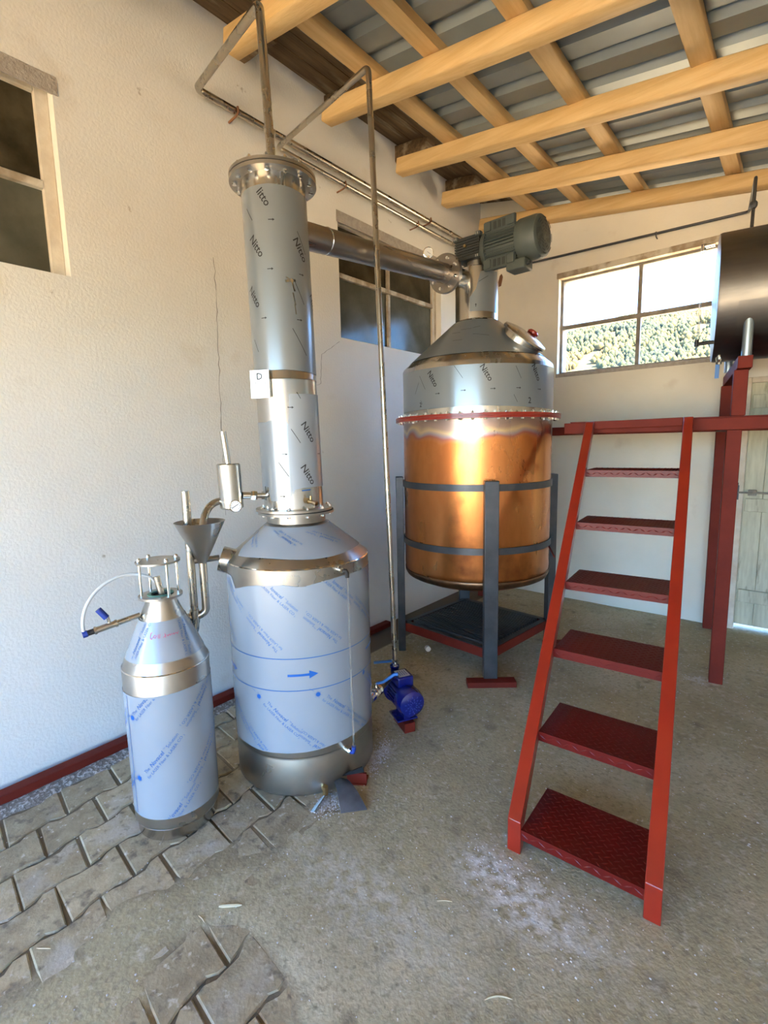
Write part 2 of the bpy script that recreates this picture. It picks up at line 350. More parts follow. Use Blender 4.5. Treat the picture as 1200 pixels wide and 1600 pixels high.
# ------------------------------------------------------------------ the setting
LW, BW, RW, FW = -2.6, 4.6, 3.3, -2.8
def roof_z(x, off=0.): return 3.417 - .141 * (x + 1.893) + off
def wall(name, u, holes, z0, ztop, mt, axis, pos, thick, label):
    """wall with real openings; u = horizontal nodes, axis 'x' (plane x=pos) or 'y'; thick points away from the room"""
    zs = sorted({z0, 1e9} | {h[2] for h in holes} | {h[3] for h in holes}); us = sorted(set(u) | {h[0] for h in holes} | {h[1] for h in holes})
    b = MB()
    def P(a, z, d):
        z = min(z, ztop(a)); return V(pos + d, a, z) if axis == 'x' else V(a, pos + d, z)
    def inside(a, z): return any(h[0] < a < h[1] and h[2] < z < h[3] for h in holes)
    for i in range(len(us) - 1):
        for k in range(len(zs) - 1):
            a, c = us[i], us[i + 1]; za, zb = zs[k], zs[k + 1]
            if inside((a + c) / 2, (za + min(zb, 50)) / 2): continue
            if axis == 'x': quad = lambda d: [P(a, za, d), P(c, za, d), P(c, zb, d), P(a, zb, d)]
            else: quad = lambda d: [P(c, za, d), P(a, za, d), P(a, zb, d), P(c, zb, d)]
            q0, q1 = quad(0), quad(thick)
            b.add(q0, [(0, 1, 2, 3)]); b.add(q1, [(3, 2, 1, 0)])
    for (a, c, za, zb) in holes:
        for (p, q) in (((a, za), (a, zb)), ((a, zb), (c, zb)), ((c, zb), (c, za)), ((c, za), (a, za))):
            b.add([P(p[0], p[1], 0), P(q[0], q[1], 0), P(q[0], q[1], thick), P(p[0], p[1], thick)], [(0, 1, 2, 3)])
    # outer rim
    a, c = us[0], us[-1]
    for (p, q) in (((a, z0), (a, 1e9)), ((c, 1e9), (c, z0))):
        b.add([P(p[0], p[1], 0), P(q[0], q[1], 0), P(q[0], q[1], thick), P(p[0], p[1], thick)], [(0, 1, 2, 3)])
    for i in range(len(us) - 1):
        b.add([P(us[i], 1e9, 0), P(us[i + 1], 1e9, 0), P(us[i + 1], 1e9, thick), P(us[i], 1e9, thick)], [(0, 1, 2, 3)])
    return struct(b.build(name, mt, None, origin=(0, 0, 0)), label)
W1 = (-.10, .895, 2.28, 3.09); W2 = (2.615, 3.90, 2.26, 3.10)
wall_left = wall('wall_left', [-4.5, 4.8], [W1, W2], -.05, lambda a: 3.86, plaster, 'x', LW, -.28, 'whitewashed plaster wall with old windows')
W3 = (-1.80, -.50, 2.095, 2.93); D1 = (-.40, .62, -.05, 1.925)
wall_back = wall('wall_back', [-2.88, -2.121, -2.12, 3.5], [W3, D1], -.05, lambda a: roof_z(a, .13) if a > -2.1205 else 3.80, plaster_b, 'y', BW, .22, 'pale plaster back wall with bright window')
wall_right = wall('wall_right', [-4.5, 4.8], [], -.05, lambda a: roof_z(RW, .13), plaster_b, 'x', RW, .2, 'pale plaster side wall')
b = MB(); zb = 2.42
b.add([(LW, FW, zb), (RW, FW, zb), (RW, FW, roof_z(RW, .12)), (LW, FW, roof_z(LW, .12)), (LW, FW - .2, zb), (RW, FW - .2, zb), (RW, FW - .2, roof_z(RW, .12)), (LW, FW - .2, roof_z(LW, .12))],
      [(3, 2, 1, 0), (4, 5, 6, 7), (0, 1, 5, 4)])
wall_front = struct(b.build('wall_front', plaster_b, None, origin=(0, 0, 0)), 'plaster lintel above the open front')

# floor: trowelled concrete that runs out over old pavers
def cmask(x, y):
    n = noise.fractal(Vector((x * 3.1, y * 3.1, 0)), .9, 2., 4) * .16
    e = (x + n + 1.66 - .10 * (y - .5)) / .16
    mk = max(0., min(1., e))
    d = math.hypot((x + 1.10) / .26, (y - .58) / .17) + n * 2.2
    mk *= max(0., min(1., (d - .75) / .4))
    if y > 1.15: mk = max(mk, min(1., (y - 1.15 + n) / .2) if x > -2.3 else mk)
    return mk
def floor_z(x, y):
    mk = cmask(x, y); n = noise.noise(Vector((x * 2.3, y * 2.3, 3.))) * .004 + noise.noise(Vector((x * 9, y * 9, 1.))) * .0015
    return -.007 * (1 - mk) + mk * .0015 + n * (.3 + .7 * mk) - .001
b = MB(); NX, NY = 150, 150; x0, x1, y0, y1 = LW - .1, RW + .1, FW - .3, BW + .1
xs = [x0 + (x1 - x0) * (i / NX) ** 1.5 for i in range(NX + 1)]; ys = [y0 + (y1 - y0) * j / NY for j in range(NY + 1)]
b.add([(x, y, floor_z(x, y)) for y in ys for x in xs], [(j * (NX + 1) + i, j * (NX + 1) + i + 1, (j + 1) * (NX + 1) + i + 1, (j + 1) * (NX + 1) + i) for j in range(NY) for i in range(NX)])
floor = struct(b.build('floor', concrete, None, sharp=80, origin=(0, 0, 0)), 'grey concrete floor running out over old pavers')
fa = floor.data.attributes.new('soil', 'FLOAT', 'POINT'); fa.data.foreach_set('value', [1 - cmask(v.co.x, v.co.y) for v in floor.data.vertices])
LIME = [(-1.43, 1.27, .05, .06), (-1.49, 1.66, .04, .10), (-1.46, 1.52, .04, .06), (-.75, 1.42, .10, .07), (-.56, 1.36, .22, .10), (-.40, 3.46, .07, .04), (-1.0, 1.05, .35, .12)]
fl_ = floor.data.attributes.new('lime', 'FLOAT', 'POINT'); fl_.data.foreach_set('value', [min(1., sum((.45 if k == 6 else 1) * math.exp(-((v.co.x - a) / c) ** 2 - ((v.co.y - b_) / d) ** 2) for k, (a, b_, c, d) in enumerate(LIME))) for v in floor.data.vertices])
n_ = concrete.node_tree; p_ = n_.nodes['Principled BSDF']; o_ = p_.inputs['Base Color'].links[0].from_socket
la_ = n_.nodes.new('ShaderNodeAttribute'); la_.attribute_name = 'lime'; tc_ = n_.nodes.new('ShaderNodeTexCoord'); nz_ = n_.nodes.new('ShaderNodeTexNoise'); nz_.inputs['Scale'].default_value = 26; nz_.inputs['Detail'].default_value = 9; n_.links.new(tc_.outputs['Object'], nz_.inputs['Vector'])
m1_ = n_.nodes.new('ShaderNodeMapRange'); m1_.inputs['From Min'].default_value = .38; m1_.inputs['From Max'].default_value = .62; n_.links.new(nz_.outputs['Fac'], m1_.inputs['Value'])
m2_ = n_.nodes.new('ShaderNodeMath'); m2_.operation = 'MULTIPLY'; m2_.use_clamp = True; n_.links.new(la_.outputs['Fac'], m2_.inputs[0]); n_.links.new(m1_.outputs['Result'], m2_.inputs[1])
mx_ = n_.nodes.new('ShaderNodeMix'); mx_.data_type = 'RGBA'; n_.links.new(m2_.outputs[0], mx_.inputs['Factor']); n_.links.new(o_, mx_.inputs['A']); mx_.inputs['B'].default_value = (.80, .79, .77, 1); n_.links.new(mx_.outputs['Result'], p_.inputs['Base Color'])
n_ = concrete.node_tree; p_ = n_.nodes['Principled BSDF']; o_ = p_.inputs['Base Color'].links[0].from_socket
at_ = n_.nodes.new('ShaderNodeAttribute'); at_.attribute_name = 'soil'; mx_ = n_.nodes.new('ShaderNodeMix'); mx_.data_type = 'RGBA'
n_.links.new(at_.outputs['Fac'], mx_.inputs['Factor']); n_.links.new(o_, mx_.inputs['A']); mx_.inputs['B'].default_value = (.15, .115, .072, 1); n_.links.new(mx_.outputs['Result'], p_.inputs['Base Color'])
# interlocking pavers, wide at the ends and waisted in the middle
Lv, Wv = V(-.020, .212, 0), V(.170, .085, 0)
ed = V(.995, -.09, 0); ld = V(-.094, .9955, 0)
def paver_mesh(seed):
    rnd = random.Random(seed); hl, we, wm = .1025, .0945, .0765
    out = [(-we, -hl), (-we, -.072), (-wm - .002, -.040), (-wm, .040), (-we, .072), (-we, hl), (we, hl), (we, .072), (wm, .040), (wm + .002, -.040), (we, -.072), (we, -hl)]
    out = [(x + rnd.uniform(-.004, .004), y + rnd.uniform(-.004, .004)) for x, y in out]
    b = MB(); n = len(out); vs = []
    for k, (ins, z) in enumerate(((0, -.03), (0, -.0045), (.006, 0.))):
        for x, y in out:
            f = 1 - ins / math.hypot(x, y); vs.append(ed * (x * f) + ld * (y * f) + V(0, 0, z + (rnd.uniform(-.0012, .0008) if k == 2 else 0)))
    fs = []
    for k in range(2):
        for i in range(n): j = (i + 1) % n; fs.append((k * n + i, k * n + j, (k + 1) * n + j, (k + 1) * n + i))
    # top in three convex pieces, counter-clockwise from above
    o = 2 * n; fs += [tuple(o + i for i in q)[::-1] for q in ((0, 1, 2, 9, 10, 11), (2, 3, 8, 9), (3, 4, 5, 6, 7, 8))]
    fs = [f[::-1] for f in fs]
    b.add(vs, fs)
    return b
protos = [paver_mesh(s) for s in range(5)]; pmesh = []
for q in protos:
    ob = q.build('paver', paver_m, floor, sharp=30, origin=(0, 0, 0)); pmesh.append(ob.data); bpy.data.objects.remove(ob)
c0 = V(-1.98, .521, 0)
for i in range(-4, 9):
    for j in range(-9, 9):
        p = c0 + Wv * i + Lv * (j + .5)
        if not (-2.44 < p.x < -.78 and -.55 < p.y < 1.75): continue
        if cmask(p.x, p.y) > .97 and all(cmask(p.x + a, p.y + c) > .97 for a in (-.09, .09) for c in (-.1, .1)): continue
        ob = bpy.data.objects.new('paver', random.choice(pmesh)); COL.objects.link(ob); ob.parent = floor
        ob.location = (p.x, p.y, random.uniform(-.0035, .0005)); ob.rotation_euler = (random.uniform(-.008, .008), random.uniform(-.008, .008), random.uniform(-.02, .02))
# gravel strip along the wall
b = MB(); n = 60; vs = []
for i in range(n + 1):
    y = -1.2 + 3.2 * i / n
    for k, x in enumerate((LW, -2.54, -2.49, -2.44 + .035 * noise.noise(Vector((y * 7, 0, 0))), -2.42 + .04 * noise.noise(Vector((y * 7, 0, 0))))):
        vs.append((x, y, (.012, .008, .007, .003, -.012)[k] + .004 * noise.noise(Vector((x * 30, y * 30, 0)))))
b.add(vs, [(i * 5 + k, i * 5 + k + 1, i * 5 + k + 6, i * 5 + k + 5) for i in range(n) for k in range(4)])
g = b.build('gravel_strip', gravel_m, None, sharp=80); tag(g, 'strip of crushed gravel and crumbs along the foot of the white wall', 'gravel', kind='stuff')

# roof sheet with trapezoid ribs running down the slope
b = MB(); per = .205; prof = []; y = FW - .8
while y < BW + .5:
    prof += [(y, 0), (y + .115, 0), (y + .14, .038), (y + .18, .038)]; y += per
xs = [-2.15, 0, RW + .6]; vs = []
for x in xs: vs += [(x, yy, roof_z(x, .172 + h)) for yy, h in prof]
n = len(prof)
b.add(vs, [(k * n + i, (k + 1) * n + i, (k + 1) * n + i + 1, k * n + i + 1) for k in range(2) for i in range(n - 1)])
ceiling = struct(b.build('ceiling', sheet_m, None, sharp=20, origin=(0, 0, 0)), 'grey ribbed metal roof sheets')
def timber(b, a, c, w, h, n=10, jit=.004, seed=0, bow=0.):
    """sawn timber from a to c, w across, h up; slightly wavy edges"""
    a, c = Vector(a), Vector(c); d = (c - a).normalized(); side = d.cross(V(0, 0, 1)).normalized(); up = side.cross(d); ch = min(w, h) * .09
    sec = [(-w / 2 + ch, 0), (w / 2 - ch, 0), (w / 2, ch), (w / 2, h - ch), (w / 2 - ch, h), (-w / 2 + ch, h), (-w / 2, h - ch), (-w / 2, ch)]; vs = []
    for i in range(n + 1):
        t = i / n; p = a.lerp(c, t) + up * bow * math.sin(t * 3.14159)
        for k, (u, q) in enumerate(sec):
            j = noise.noise(Vector((t * 4.3 + seed, k // 2 * 3.7, seed * 1.7))) * jit * 2; vs.append(p + side * (u + j) + up * (q + j * (1 if k < 2 or k == 7 else .2)))
    fs = [(i * 8 + k, i * 8 + (k + 1) % 8, (i + 1) * 8 + (k + 1) % 8, (i + 1) * 8 + k) for i in range(n) for k in range(8)]
    fs = [f[::-1] for f in fs]
    fs += [tuple(range(8)), tuple(range(n * 8, n * 8 + 8))[::-1]]
    return b.add(vs, fs)
for i, (yc, xl) in enumerate(((-2.6, -2.42), (-1.9, -2.42), (-1.18, -2.42), (-.46, -2.42), (.26, -2.40), (.97, -2.44), (1.685, -2.40), (2.40, -2.45), (3.185, -2.49), (3.855, -2.53), (4.545, -2.56))):
    b = MB(); timber(b, (xl, yc, roof_z(xl)), (RW - .02, yc, roof_z(RW - .02)), .098, .108, 16, .004, i * 3.1 + 1, bow=(0, 0, 0, -.015, .01, .0, .0, .0, .012, -.012, .0)[i])
    b.build('rafter', wood, ceiling, sharp=50)
for i, x in enumerate((-2.02, -1.625, -1.155, -.535, .12, .78, 1.42, 2.05, 2.7)):
    b = MB(); timber(b, (x, FW - .6, roof_z(x, .112)), (x, BW + .2, roof_z(x, .112)), .098, .055, 16, .003, i * 5.3 + 2)
    b.build('batten', wood_y, ceiling, sharp=50)
# the old building's eave above the left wall: boards and rafter tails
b = MB(); timber(b, (LW + .02, -3, 3.80), (LW + .02, 4.7, 3.80), .05, .10, 12, .004, 4)
eave = struct(b.build('trim_1', old_wood, None, origin=(0, 0, 0)), 'dark weathered wooden eave of the old building')
for k in range(4):
    xa, xb = LW + .02 + k * .135, LW + .02 + (k + 1) * .135 - .006; za = lambda x: 3.80 - .21 * (x - LW)
    b = MB(); n = 14; vs = []
    for i in range(n + 1):
        y = -3 + 7.7 * i / n
        jx = noise.noise(Vector((y * 2.1, k * 7., 0))) * (.014 if k == 3 else .003)
        vs += [(xa, y, za(xa)), (xb + jx, y, za(xb)), (xb + jx, y, za(xb) + .022), (xa, y, za(xa) + .022)]
    b.add(vs, [(i * 4 + q, (i + 1) * 4 + q, (i + 1) * 4 + (q + 1) % 4, i * 4 + (q + 1) % 4) for i in range(n) for q in range(4)] + [(0, 1, 2, 3), (n * 4 + 3, n * 4 + 2, n * 4 + 1, n * 4)])
    b.build('eave_board', old_wood, eave, sharp=40)
for y in (-.25, .45, 1.14, 1.86, 2.575, 3.325, 4.03):
    b = MB(); timber(b, (LW - .02, y, 3.665), (-2.31, y, 3.625), .105, .125, 4, .005, y); b.build('rafter_tail', old_wood, eave, sharp=50)
# unseen cover added over the eave, stretched past the sheet edge to block daylight
b = MB(); zc = lambda x: 3.833 - .21 * (x - LW)
b.add([(x, y, zc(x) + h) for h in (0, .02) for x, y in ((LW - .5, -3.4), (-1.42, -3.4), (-1.42, 4.95), (LW - .5, 4.95))],
                [(0, 3, 2, 1), (4, 5, 6, 7), (0, 1, 5, 4), (1, 2, 6, 5), (2, 3, 7, 6), (3, 0, 4, 7)])
b.build('daylight_cover', old_wood, eave)

# windows in the left wall: four dirty panes each in a deep opening
def left_window(name, w, vbars, hbar, mid_w, label, split):
    y0, y1, z0, z1 = w; x = LW - .055; b = MB(); fw = .055
    b.box((x - .05, y0, z0), (x, y0 + fw, z1)); b.box((x - .05, y1 - fw, z0), (x, y1, z1)); b.box((x - .05, y0 + fw, z1 - fw * .9), (x, y1 - fw, z1)); b.box((x - .05, y0 + fw, z0), (x, y1 - fw, z0 + .018))
    win = struct(b.build(name, frame_white, None, bevel=.004), label)
    b = MB(); b.box((x - .04, y0 + fw, hbar - .017), (x + .004, y1 - fw, hbar + .017)); b.build('crossbar', frame_w, win, bevel=.003)
    for v in vbars:
        b = MB(); b.box((x - .035, v - .014, z0 + .018), (x - .002, v + .014, hbar - .017)); b.box((x - .035, v - .014, hbar + .017), (x - .002, v + .014, z1 - fw * .9)); b.build('glazing_bar', frame_w, win, bevel=.002)
    ys = [y0 + fw] + list(vbars) + [y1 - fw]
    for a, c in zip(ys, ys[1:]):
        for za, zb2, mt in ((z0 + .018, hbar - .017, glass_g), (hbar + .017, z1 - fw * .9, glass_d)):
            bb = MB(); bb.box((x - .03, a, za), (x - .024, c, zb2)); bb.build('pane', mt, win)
    bb = MB(); bb.box((x - .23, y0 - .05, z0 - .05), (x - .20, y1 + .05, z1 + .05)); bb.build('room_dark_sheet', dark_hole, win)  # near-black sheet stands in for the unlit room behind
    # grey lintel strip on the plaster above
    bb = MB(); bb.box((LW - .004, y0 - .01, z1 - .062), (LW + .004, y1 + .02, z1 + .012)); bb.build('lintel_strip', plaster_edge, win)
    return win
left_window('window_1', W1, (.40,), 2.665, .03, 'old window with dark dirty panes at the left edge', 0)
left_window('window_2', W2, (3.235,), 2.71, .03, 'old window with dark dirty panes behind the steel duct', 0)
# bright window in the back wall
y = BW + .06; x0, x1, z0, z1 = W3; b = MB()
b.box((x0, y, z0), (x0 + .022, y + .05, z1)); b.box((x1 - .022, y, z0), (x1, y + .05, z1)); b.box((x0 + .022, y, z1 - .022), (x1 - .022, y + .05, z1)); b.box((x0 + .022, y, z0), (x1 - .022, y + .05, z0 + .022))
w3 = struct(b.build('window_3', frame_d, None, bevel=.002), 'bright four-pane steel window onto a wooded hillside')
sub('crossbar', lambda b: b.box((x0 + .022, y - .004, 2.492), (x1 - .022, y + .04, 2.528)), frame_d, w3, bevel=.002)
sub('glazing_bar', lambda b: (b.box((-1.158, y, z0 + .022), (-1.128, y + .04, 2.492)), b.box((-1.158, y, 2.528), (-1.128, y + .04, z1 - .022))), frame_d, w3, bevel=.002)
for a, c in ((x0 + .022, -1.158), (-1.128, x1 - .022)):
    for za, zb2 in ((z0 + .022, 2.492), (2.528, z1 - .022)):
        bb = MB(); bb.add([(a, y + .02, za), (c, y + .02, za), (c, y + .02, zb2), (a, y + .02, zb2)], [(0, 1, 2, 3)]); bb.build('pane', pane_m, w3)
sub('lintel', lambda b: b.box((x0 - .02, BW - .008, z1 - .004), (x1 + .05, BW + .05, z1 + .045)), frame_w, w3, bevel=.004)
sub('sill_ledge', lambda b: b.box((x0 - .01, BW - .006, z0 - .028), (x1 + .03, BW + .06, z0 + .004)), plaster_edge, w3, bevel=.004)
# boarded door in the back wall, a gap of daylight under it
x0, x1, z1 = D1[0], D1[1], D1[3]; b = MB()
b.box((x0, BW - .012, -.012), (x0 + .062, BW + .03, z1)); b.box((x1 - .062, BW - .012, -.012), (x1, BW + .03, z1)); b.box((x0 + .062, BW - .012, z1 - .04), (x1 - .062, BW + .03, z1))
door = struct(b.build('door_1', frame_white, None, bevel=.004), 'pale boarded wooden door with a sliding bolt')
xs = [x0 + .068 + .112 * k for k in range(9)]
for k in range(8):
    if xs[k] > x1 - .07: break
    a, c = xs[k] - (.03 if k == 0 else 0), min(xs[k] + .1105, x1 - .03); sub('door_board', lambda b: b.box((a, BW + .031, .035), (c, BW + .055, z1 - .02)), door_m, door, bevel=.003)
sub('light_stop_panel', lambda b: b.box((x0 + .005, BW + .0555, .035), (x1 - .005, BW + .065, z1 - .005)), old_wood, door)  # unseen panel added to stop daylight showing between the boards
for zz in (.22, .93, 1.70): sub('ledge', lambda b: b.box((x0 + .075, BW + .006, zz), (x1 - .075, BW + .03, zz + .10)), door_m, door, bevel=.004)
bolt = sub('door_bolt', lambda b: (b.cyl((x0 + .03, BW - .018, 1.075), (x0 + .30, BW - .018, 1.075), .007, 10), b.box((x0 + .09, BW - .022, 1.055), (x0 + .14, BW + .03, 1.095))), frame_d, door)
sub('hinge', lambda b: (b.box((x0 + .01, BW - .02, 1.02), (x0 + .035, BW - .010, 1.13)), b.cyl((x0 + .022, BW - .022, 1.03), (x0 + .022, BW - .022, 1.15), .008, 8)), iron, door)
# cracks in the plaster
def crack(name, pts, wall_o, mt, w=.003, ax='x', pos=LW):
    b = MB(); vs = []
    for i, (u, z) in enumerate(pts):
        ww = w * (.5 + random.random())
        a = (pos + .0012, u - ww, z) if ax == 'x' else (u - ww, pos - .0012, z); c = (pos + .0012, u + ww, z) if ax == 'x' else (u + ww, pos - .0012, z); vs += [a, c]
    b.add(vs, [(2 * i, 2 * i + 1, 2 * i + 3, 2 * i + 2) for i in range(len(pts) - 1)]); return b.build('crack', mt, wall_o)
crack_m = mat('crack_shadow', (.22, .19, .16), .95)
def wig(a, c, n, amp):
    out = []
    for i in range(n + 1):
        t = i / n; out.append((a[0] + (c[0] - a[0]) * t + random.uniform(-amp, amp), a[1] + (c[1] - a[1]) * t))
    return out
crack('crack', wig((1.63, 2.55), (1.60, 1.10), 40, .006), wall_left, crack_m, .0014)
crack('crack', wig((2.60, 2.23), (2.42, 2.12), 8, .004) + wig((2.42, 2.12), (2.40, 1.93), 8, .004) + wig((2.40, 1.92), (2.28, 1.88), 5, .003), wall_left, crack_m, .0016)
b = MB(); b.box((LW - .01, 4.32, 2.40), (LW + .004, 4.50, 2.46)); 
chip = MB(); pts = [(-2.395, 2.985), (-2.40, 3.03), (-2.385, 3.085), (-2.365, 3.10), (-2.352, 3.07), (-2.36, 3.03), (-2.37, 2.99)]
chip.prism([(x, BW - .003, z) for x, z in pts], (0, .01, 0)); chip.build('plaster_chip', rust, wall_back)
# ground outside, hill and forest beyond the back window
b = MB(); b.add([(-80, -120, -.03), (80, -120, -.03), (80, 600, -.03), (-80, 600, -.03)], [(0, 1, 2, 3)])
ground = struct(b.build('ground', ground_m, None), 'dry sunlit ground outside')
def hill_z(x, y):
    t = max(0., min(1., (y - 150) / 420)); s = t * t * (3 - 2 * t)
    return -.5 + s * (112 + .055 * (x + 110)) * (1 + .05 * math.sin(x * .03)) + 6 * noise.noise(Vector((x * .012, y * .012, 0))) * t
b = MB(); n = 50
b.add([(-420 + 640 * i / n, 120 + 480 * j / n, hill_z(-420 + 640 * i / n, 120 + 480 * j / n)) for j in range(n + 1) for i in range(n + 1)],
      [(j * (n + 1) + i, j * (n + 1) + i + 1, (j + 1) * (n + 1) + i + 1, (j + 1) * (n + 1) + i) for j in range(n) for i in range(n)])
hill = b.build('hill', hill_m, None, sharp=80); struct(hill, 'wooded hillside beyond the window')
b = MB(); tint = []
for k in range(13000):
    y = random.uniform(220, 585); x = random.uniform(-.50, .06) * y
    if noise.noise(Vector((x * .03, y * .02, 5.))) < -.35: continue
    z = hill_z(x, y); h = random.uniform(2.2, 5.5) ** 1.0; r = h * random.uniform(.28, .55); tn = max(0, min(1, .48 + .8 * noise.noise(Vector((x * .02, y * .02, 9.))) + random.uniform(-.3, .3)))
    vs = [(x, y, z + h)]; 
    for zz, rr in ((.72, .62), (.38, 1.), (.05, .6)):
        for q in range(6):
            a = q * 1.047 + k; vs.append((x + math.cos(a) * r * rr * random.uniform(.8, 1.15), y + math.sin(a) * r * rr, z + h * zz))
    fs = [(0, 1 + q, 1 + (q + 1) % 6) for q in range(6)]
    for l in range(2):
        for q in range(6): fs.append((1 + l * 6 + q, 7 + l * 6 + q, 7 + l * 6 + (q + 1) % 6, 1 + l * 6 + (q + 1) % 6))
    b.add(vs, fs); tint += [tn] * len(vs)
forest = b.build('forest', forest_m, None, sharp=80); at = forest.data.attributes.new('tint', 'FLOAT', 'POINT'); at.data.foreach_set('value', tint)
tag(forest, 'yellow-green trees covering the hillside outside the back window', 'trees', kind='stuff')
# red steel bar lying along the foot of the left wall
b = MB(); b.box((-2.565, -1.1, .006), (-2.505, 3.0, .012)); b.box((-2.511, -1.1, .012), (-2.505, 3.0, .045)); b.box((-2.565, -1.1, .039), (-2.511, 3.0, .045))
tag(b.build('steel_bar', red_ox, None, bevel=.002), 'long red primed steel bar lying along the foot of the white wall', 'bar')
# ------------------------------------------------------------------ copper still
def ang(th): return V(math.cos(math.radians(th)), math.sin(math.radians(th)), 0)
cs = V(-1.752, 3.053, 0)
st = thing('copper_still', cs, 'large copper still with steel dome and motor on top, standing in a grey frame', 'still')
# heat-tinted zone under the flange: part of the metal's own colour
n_ = copper.node_tree; L_ = n_.links.new; p_ = n_.nodes['Principled BSDF']; old_ = p_.inputs['Base Color'].links[0].from_socket
tc_ = n_.nodes.new('ShaderNodeTexCoord'); sx_ = n_.nodes.new('ShaderNodeSeparateXYZ'); L_(tc_.outputs['Object'], sx_.inputs[0])
nz_ = n_.nodes.new('ShaderNodeTexNoise'); nz_.inputs['Scale'].default_value = 3.2; L_(tc_.outputs['Object'], nz_.inputs['Vector'])
ad_ = n_.nodes.new('ShaderNodeMath'); ad_.operation = 'MULTIPLY_ADD'; ad_.inputs[1].default_value = .26; L_(nz_.outputs['Fac'], ad_.inputs[0]); L_(sx_.outputs['Z'], ad_.inputs[2])
cr_ = n_.nodes.new('ShaderNodeValToRGB'); cr_.color_ramp.elements[0].position = 0.; cr_.color_ramp.elements[0].color = (0, 0, 0, 1); cr_.color_ramp.elements[1].position = 1.; cr_.color_ramp.elements[1].color = (.44, .33, .29, 1)
mr_ = n_.nodes.new('ShaderNodeMapRange'); mr_.inputs['From Min'].default_value = 1.63; mr_.inputs['From Max'].default_value = 1.76; L_(ad_.outputs[0], mr_.inputs['Value'])
c2_ = n_.nodes.new('ShaderNodeValToRGB')
for e, (q, cc) in zip(c2_.color_ramp.elements, ((0., (.66, .29, .12, 1)), (1., (.40, .29, .25, 1)))): e.position = q; e.color = cc
for q, cc in ((.22, (.52, .19, .15, 1)), (.38, (.50, .40, .42, 1)), (.55, (.78, .60, .36, 1)), (.75, (.50, .35, .28, 1))):
    e = c2_.color_ramp.elements.new(q); e.color = cc
L_(mr_.outputs[0], c2_.inputs['Fac'])
mk_ = n_.nodes.new('ShaderNodeMapRange'); mk_.inputs['From Min'].default_value = 1.625; mk_.inputs['From Max'].default_value = 1.665; L_(ad_.outputs[0], mk_.inputs['Value'])
mx_ = n_.nodes.new('ShaderNodeMix'); mx_.data_type = 'RGBA'; L_(mk_.outputs[0], mx_.inputs['Factor']); L_(old_, mx_.inputs['A']); L_(c2_.outputs['Color'], mx_.inputs['B']); L_(mx_.outputs['Result'], p_.inputs['Base Color'])
sub('vessel', lambda b: b.lathe([(0, .50), (.25, .515), (.40, .55), (.47, .585), (.493, .615), (.50, .66), (.50, 1.646)], cs, n=96), copper, st, origin=cs, sharp=60)
sub('bottom_rim', lambda b: b.lathe([(.470, .578), (.488, .588), (.500, .612), (.501, .630), (.4985, .632)], cs, n=96), mat('burnt_copper', (.16, .085, .05), .4, 1., col2=(.28, .15, .08), scale=9), st, sharp=60)
LEG = (-50.3, -140.3, 39.7, 129.7)
for i, a in enumerate(LEG):
    d = ang(a); t = V(-d.y, d.x, 0); z0 = .035 if i != 1 else 0.
    sub('leg', lambda b: b.obox(cs + d * .536 + V(0, 0, (z0 + 1.268) / 2), d * .026, t * .043, V(0, 0, (1.268 - z0) / 2)), iron, st, bevel=.004)
    if i != 1: sub('foot', lambda b: b.obox(cs + d * (.575 if i != 2 else .60) + V(0, 0, .018), (t * .15 if i == 0 else d * .10), (d * .036 if i == 0 else t * .036), V(0, 0, .018)), red_ox, st, bevel=.003)
for zc in (1.222, .829): sub('band', lambda b: b.lathe([(.501, -.021), (.509, -.021), (.509, .021), (.501, .021)], cs + V(0, 0, zc), n=96, close=True), iron, st)
cor = [cs + ang(a) * .535 for a in LEG]
gf = MB()
for i, k in ((0, 1), (1, 3), (3, 2), (2, 0)):
    a, c = cor[i], cor[k]; d = (c - a).normalized(); s_ = V(-d.y, d.x, 0); mid = (a + c) / 2; inw = (cs - mid).normalized()
    gf.obox(mid + V(0, 0, .178), d * ((c - a).length / 2 - .03), inw * .003, V(0, 0, .03)); pass
grate = gf.build('grate_frame', red_ox, st)
for i, k in ((0, 1), (1, 3), (3, 2), (2, 0)):
    a, c = cor[i], cor[k]; d = (c - a).normalized(); mid = (a + c) / 2; inw = (cs - mid).normalized()
    sub('rim_strip', lambda b: b.obox(mid + inw * .022 + V(0, 0, .2085), d * ((c - a).length / 2 - .03), inw * .018, V(0, 0, .0025)), iron, grate)
a, c, e = cor[1], cor[0], cor[3]; dl = (c - a); dw = (e - a); nb = 23
first = None
for k in range(nb):
    t = .07 + .86 * (k + .5) / nb; p = a + dw * t + V(0, 0, .206); d = dl.normalized()
    if first is None:
        bb = MB(); bb.obox(p + dl * .5, d * (dl.length / 2 - .06), dw.normalized() * .0068, V(0, 0, .012)); first = bb.build('grate_bar', iron, grate); fo = ORG[first] - p
    else: copy_part(first, p + fo - ORG[grate])
fl = sub('flange', lambda b: b.lathe([(.498, 0), (.553, 0), (.553, .013), (.548, .0135), (.548, .0165), (.553, .017), (.553, .030), (.498, .030)], cs + V(0, 0, 1.638), n=96), red, st)
bolts(fl, cs, .531, 44, .010, .016, chrome, 1.668, name='bolt', a0=3, both=.030)
hd = sub('dome', lambda b: b.lathe([(.5, 1.664), (.5, 1.972), (.494, 1.985), (.14, 2.292)], cs, n=96), steel, st, sharp=25)
sub('film_sleeve', lambda b: shell(b, cs, .5018, (-135, 60), [(-135, 1.70), (-100, 1.705), (-60, 1.712), (-20, 1.70), (20, 1.69), (60, 1.70)], [(-135, 1.952), (-60, 1.950), (20, 1.955), (60, 1.955)], step=3), film_g, hd)
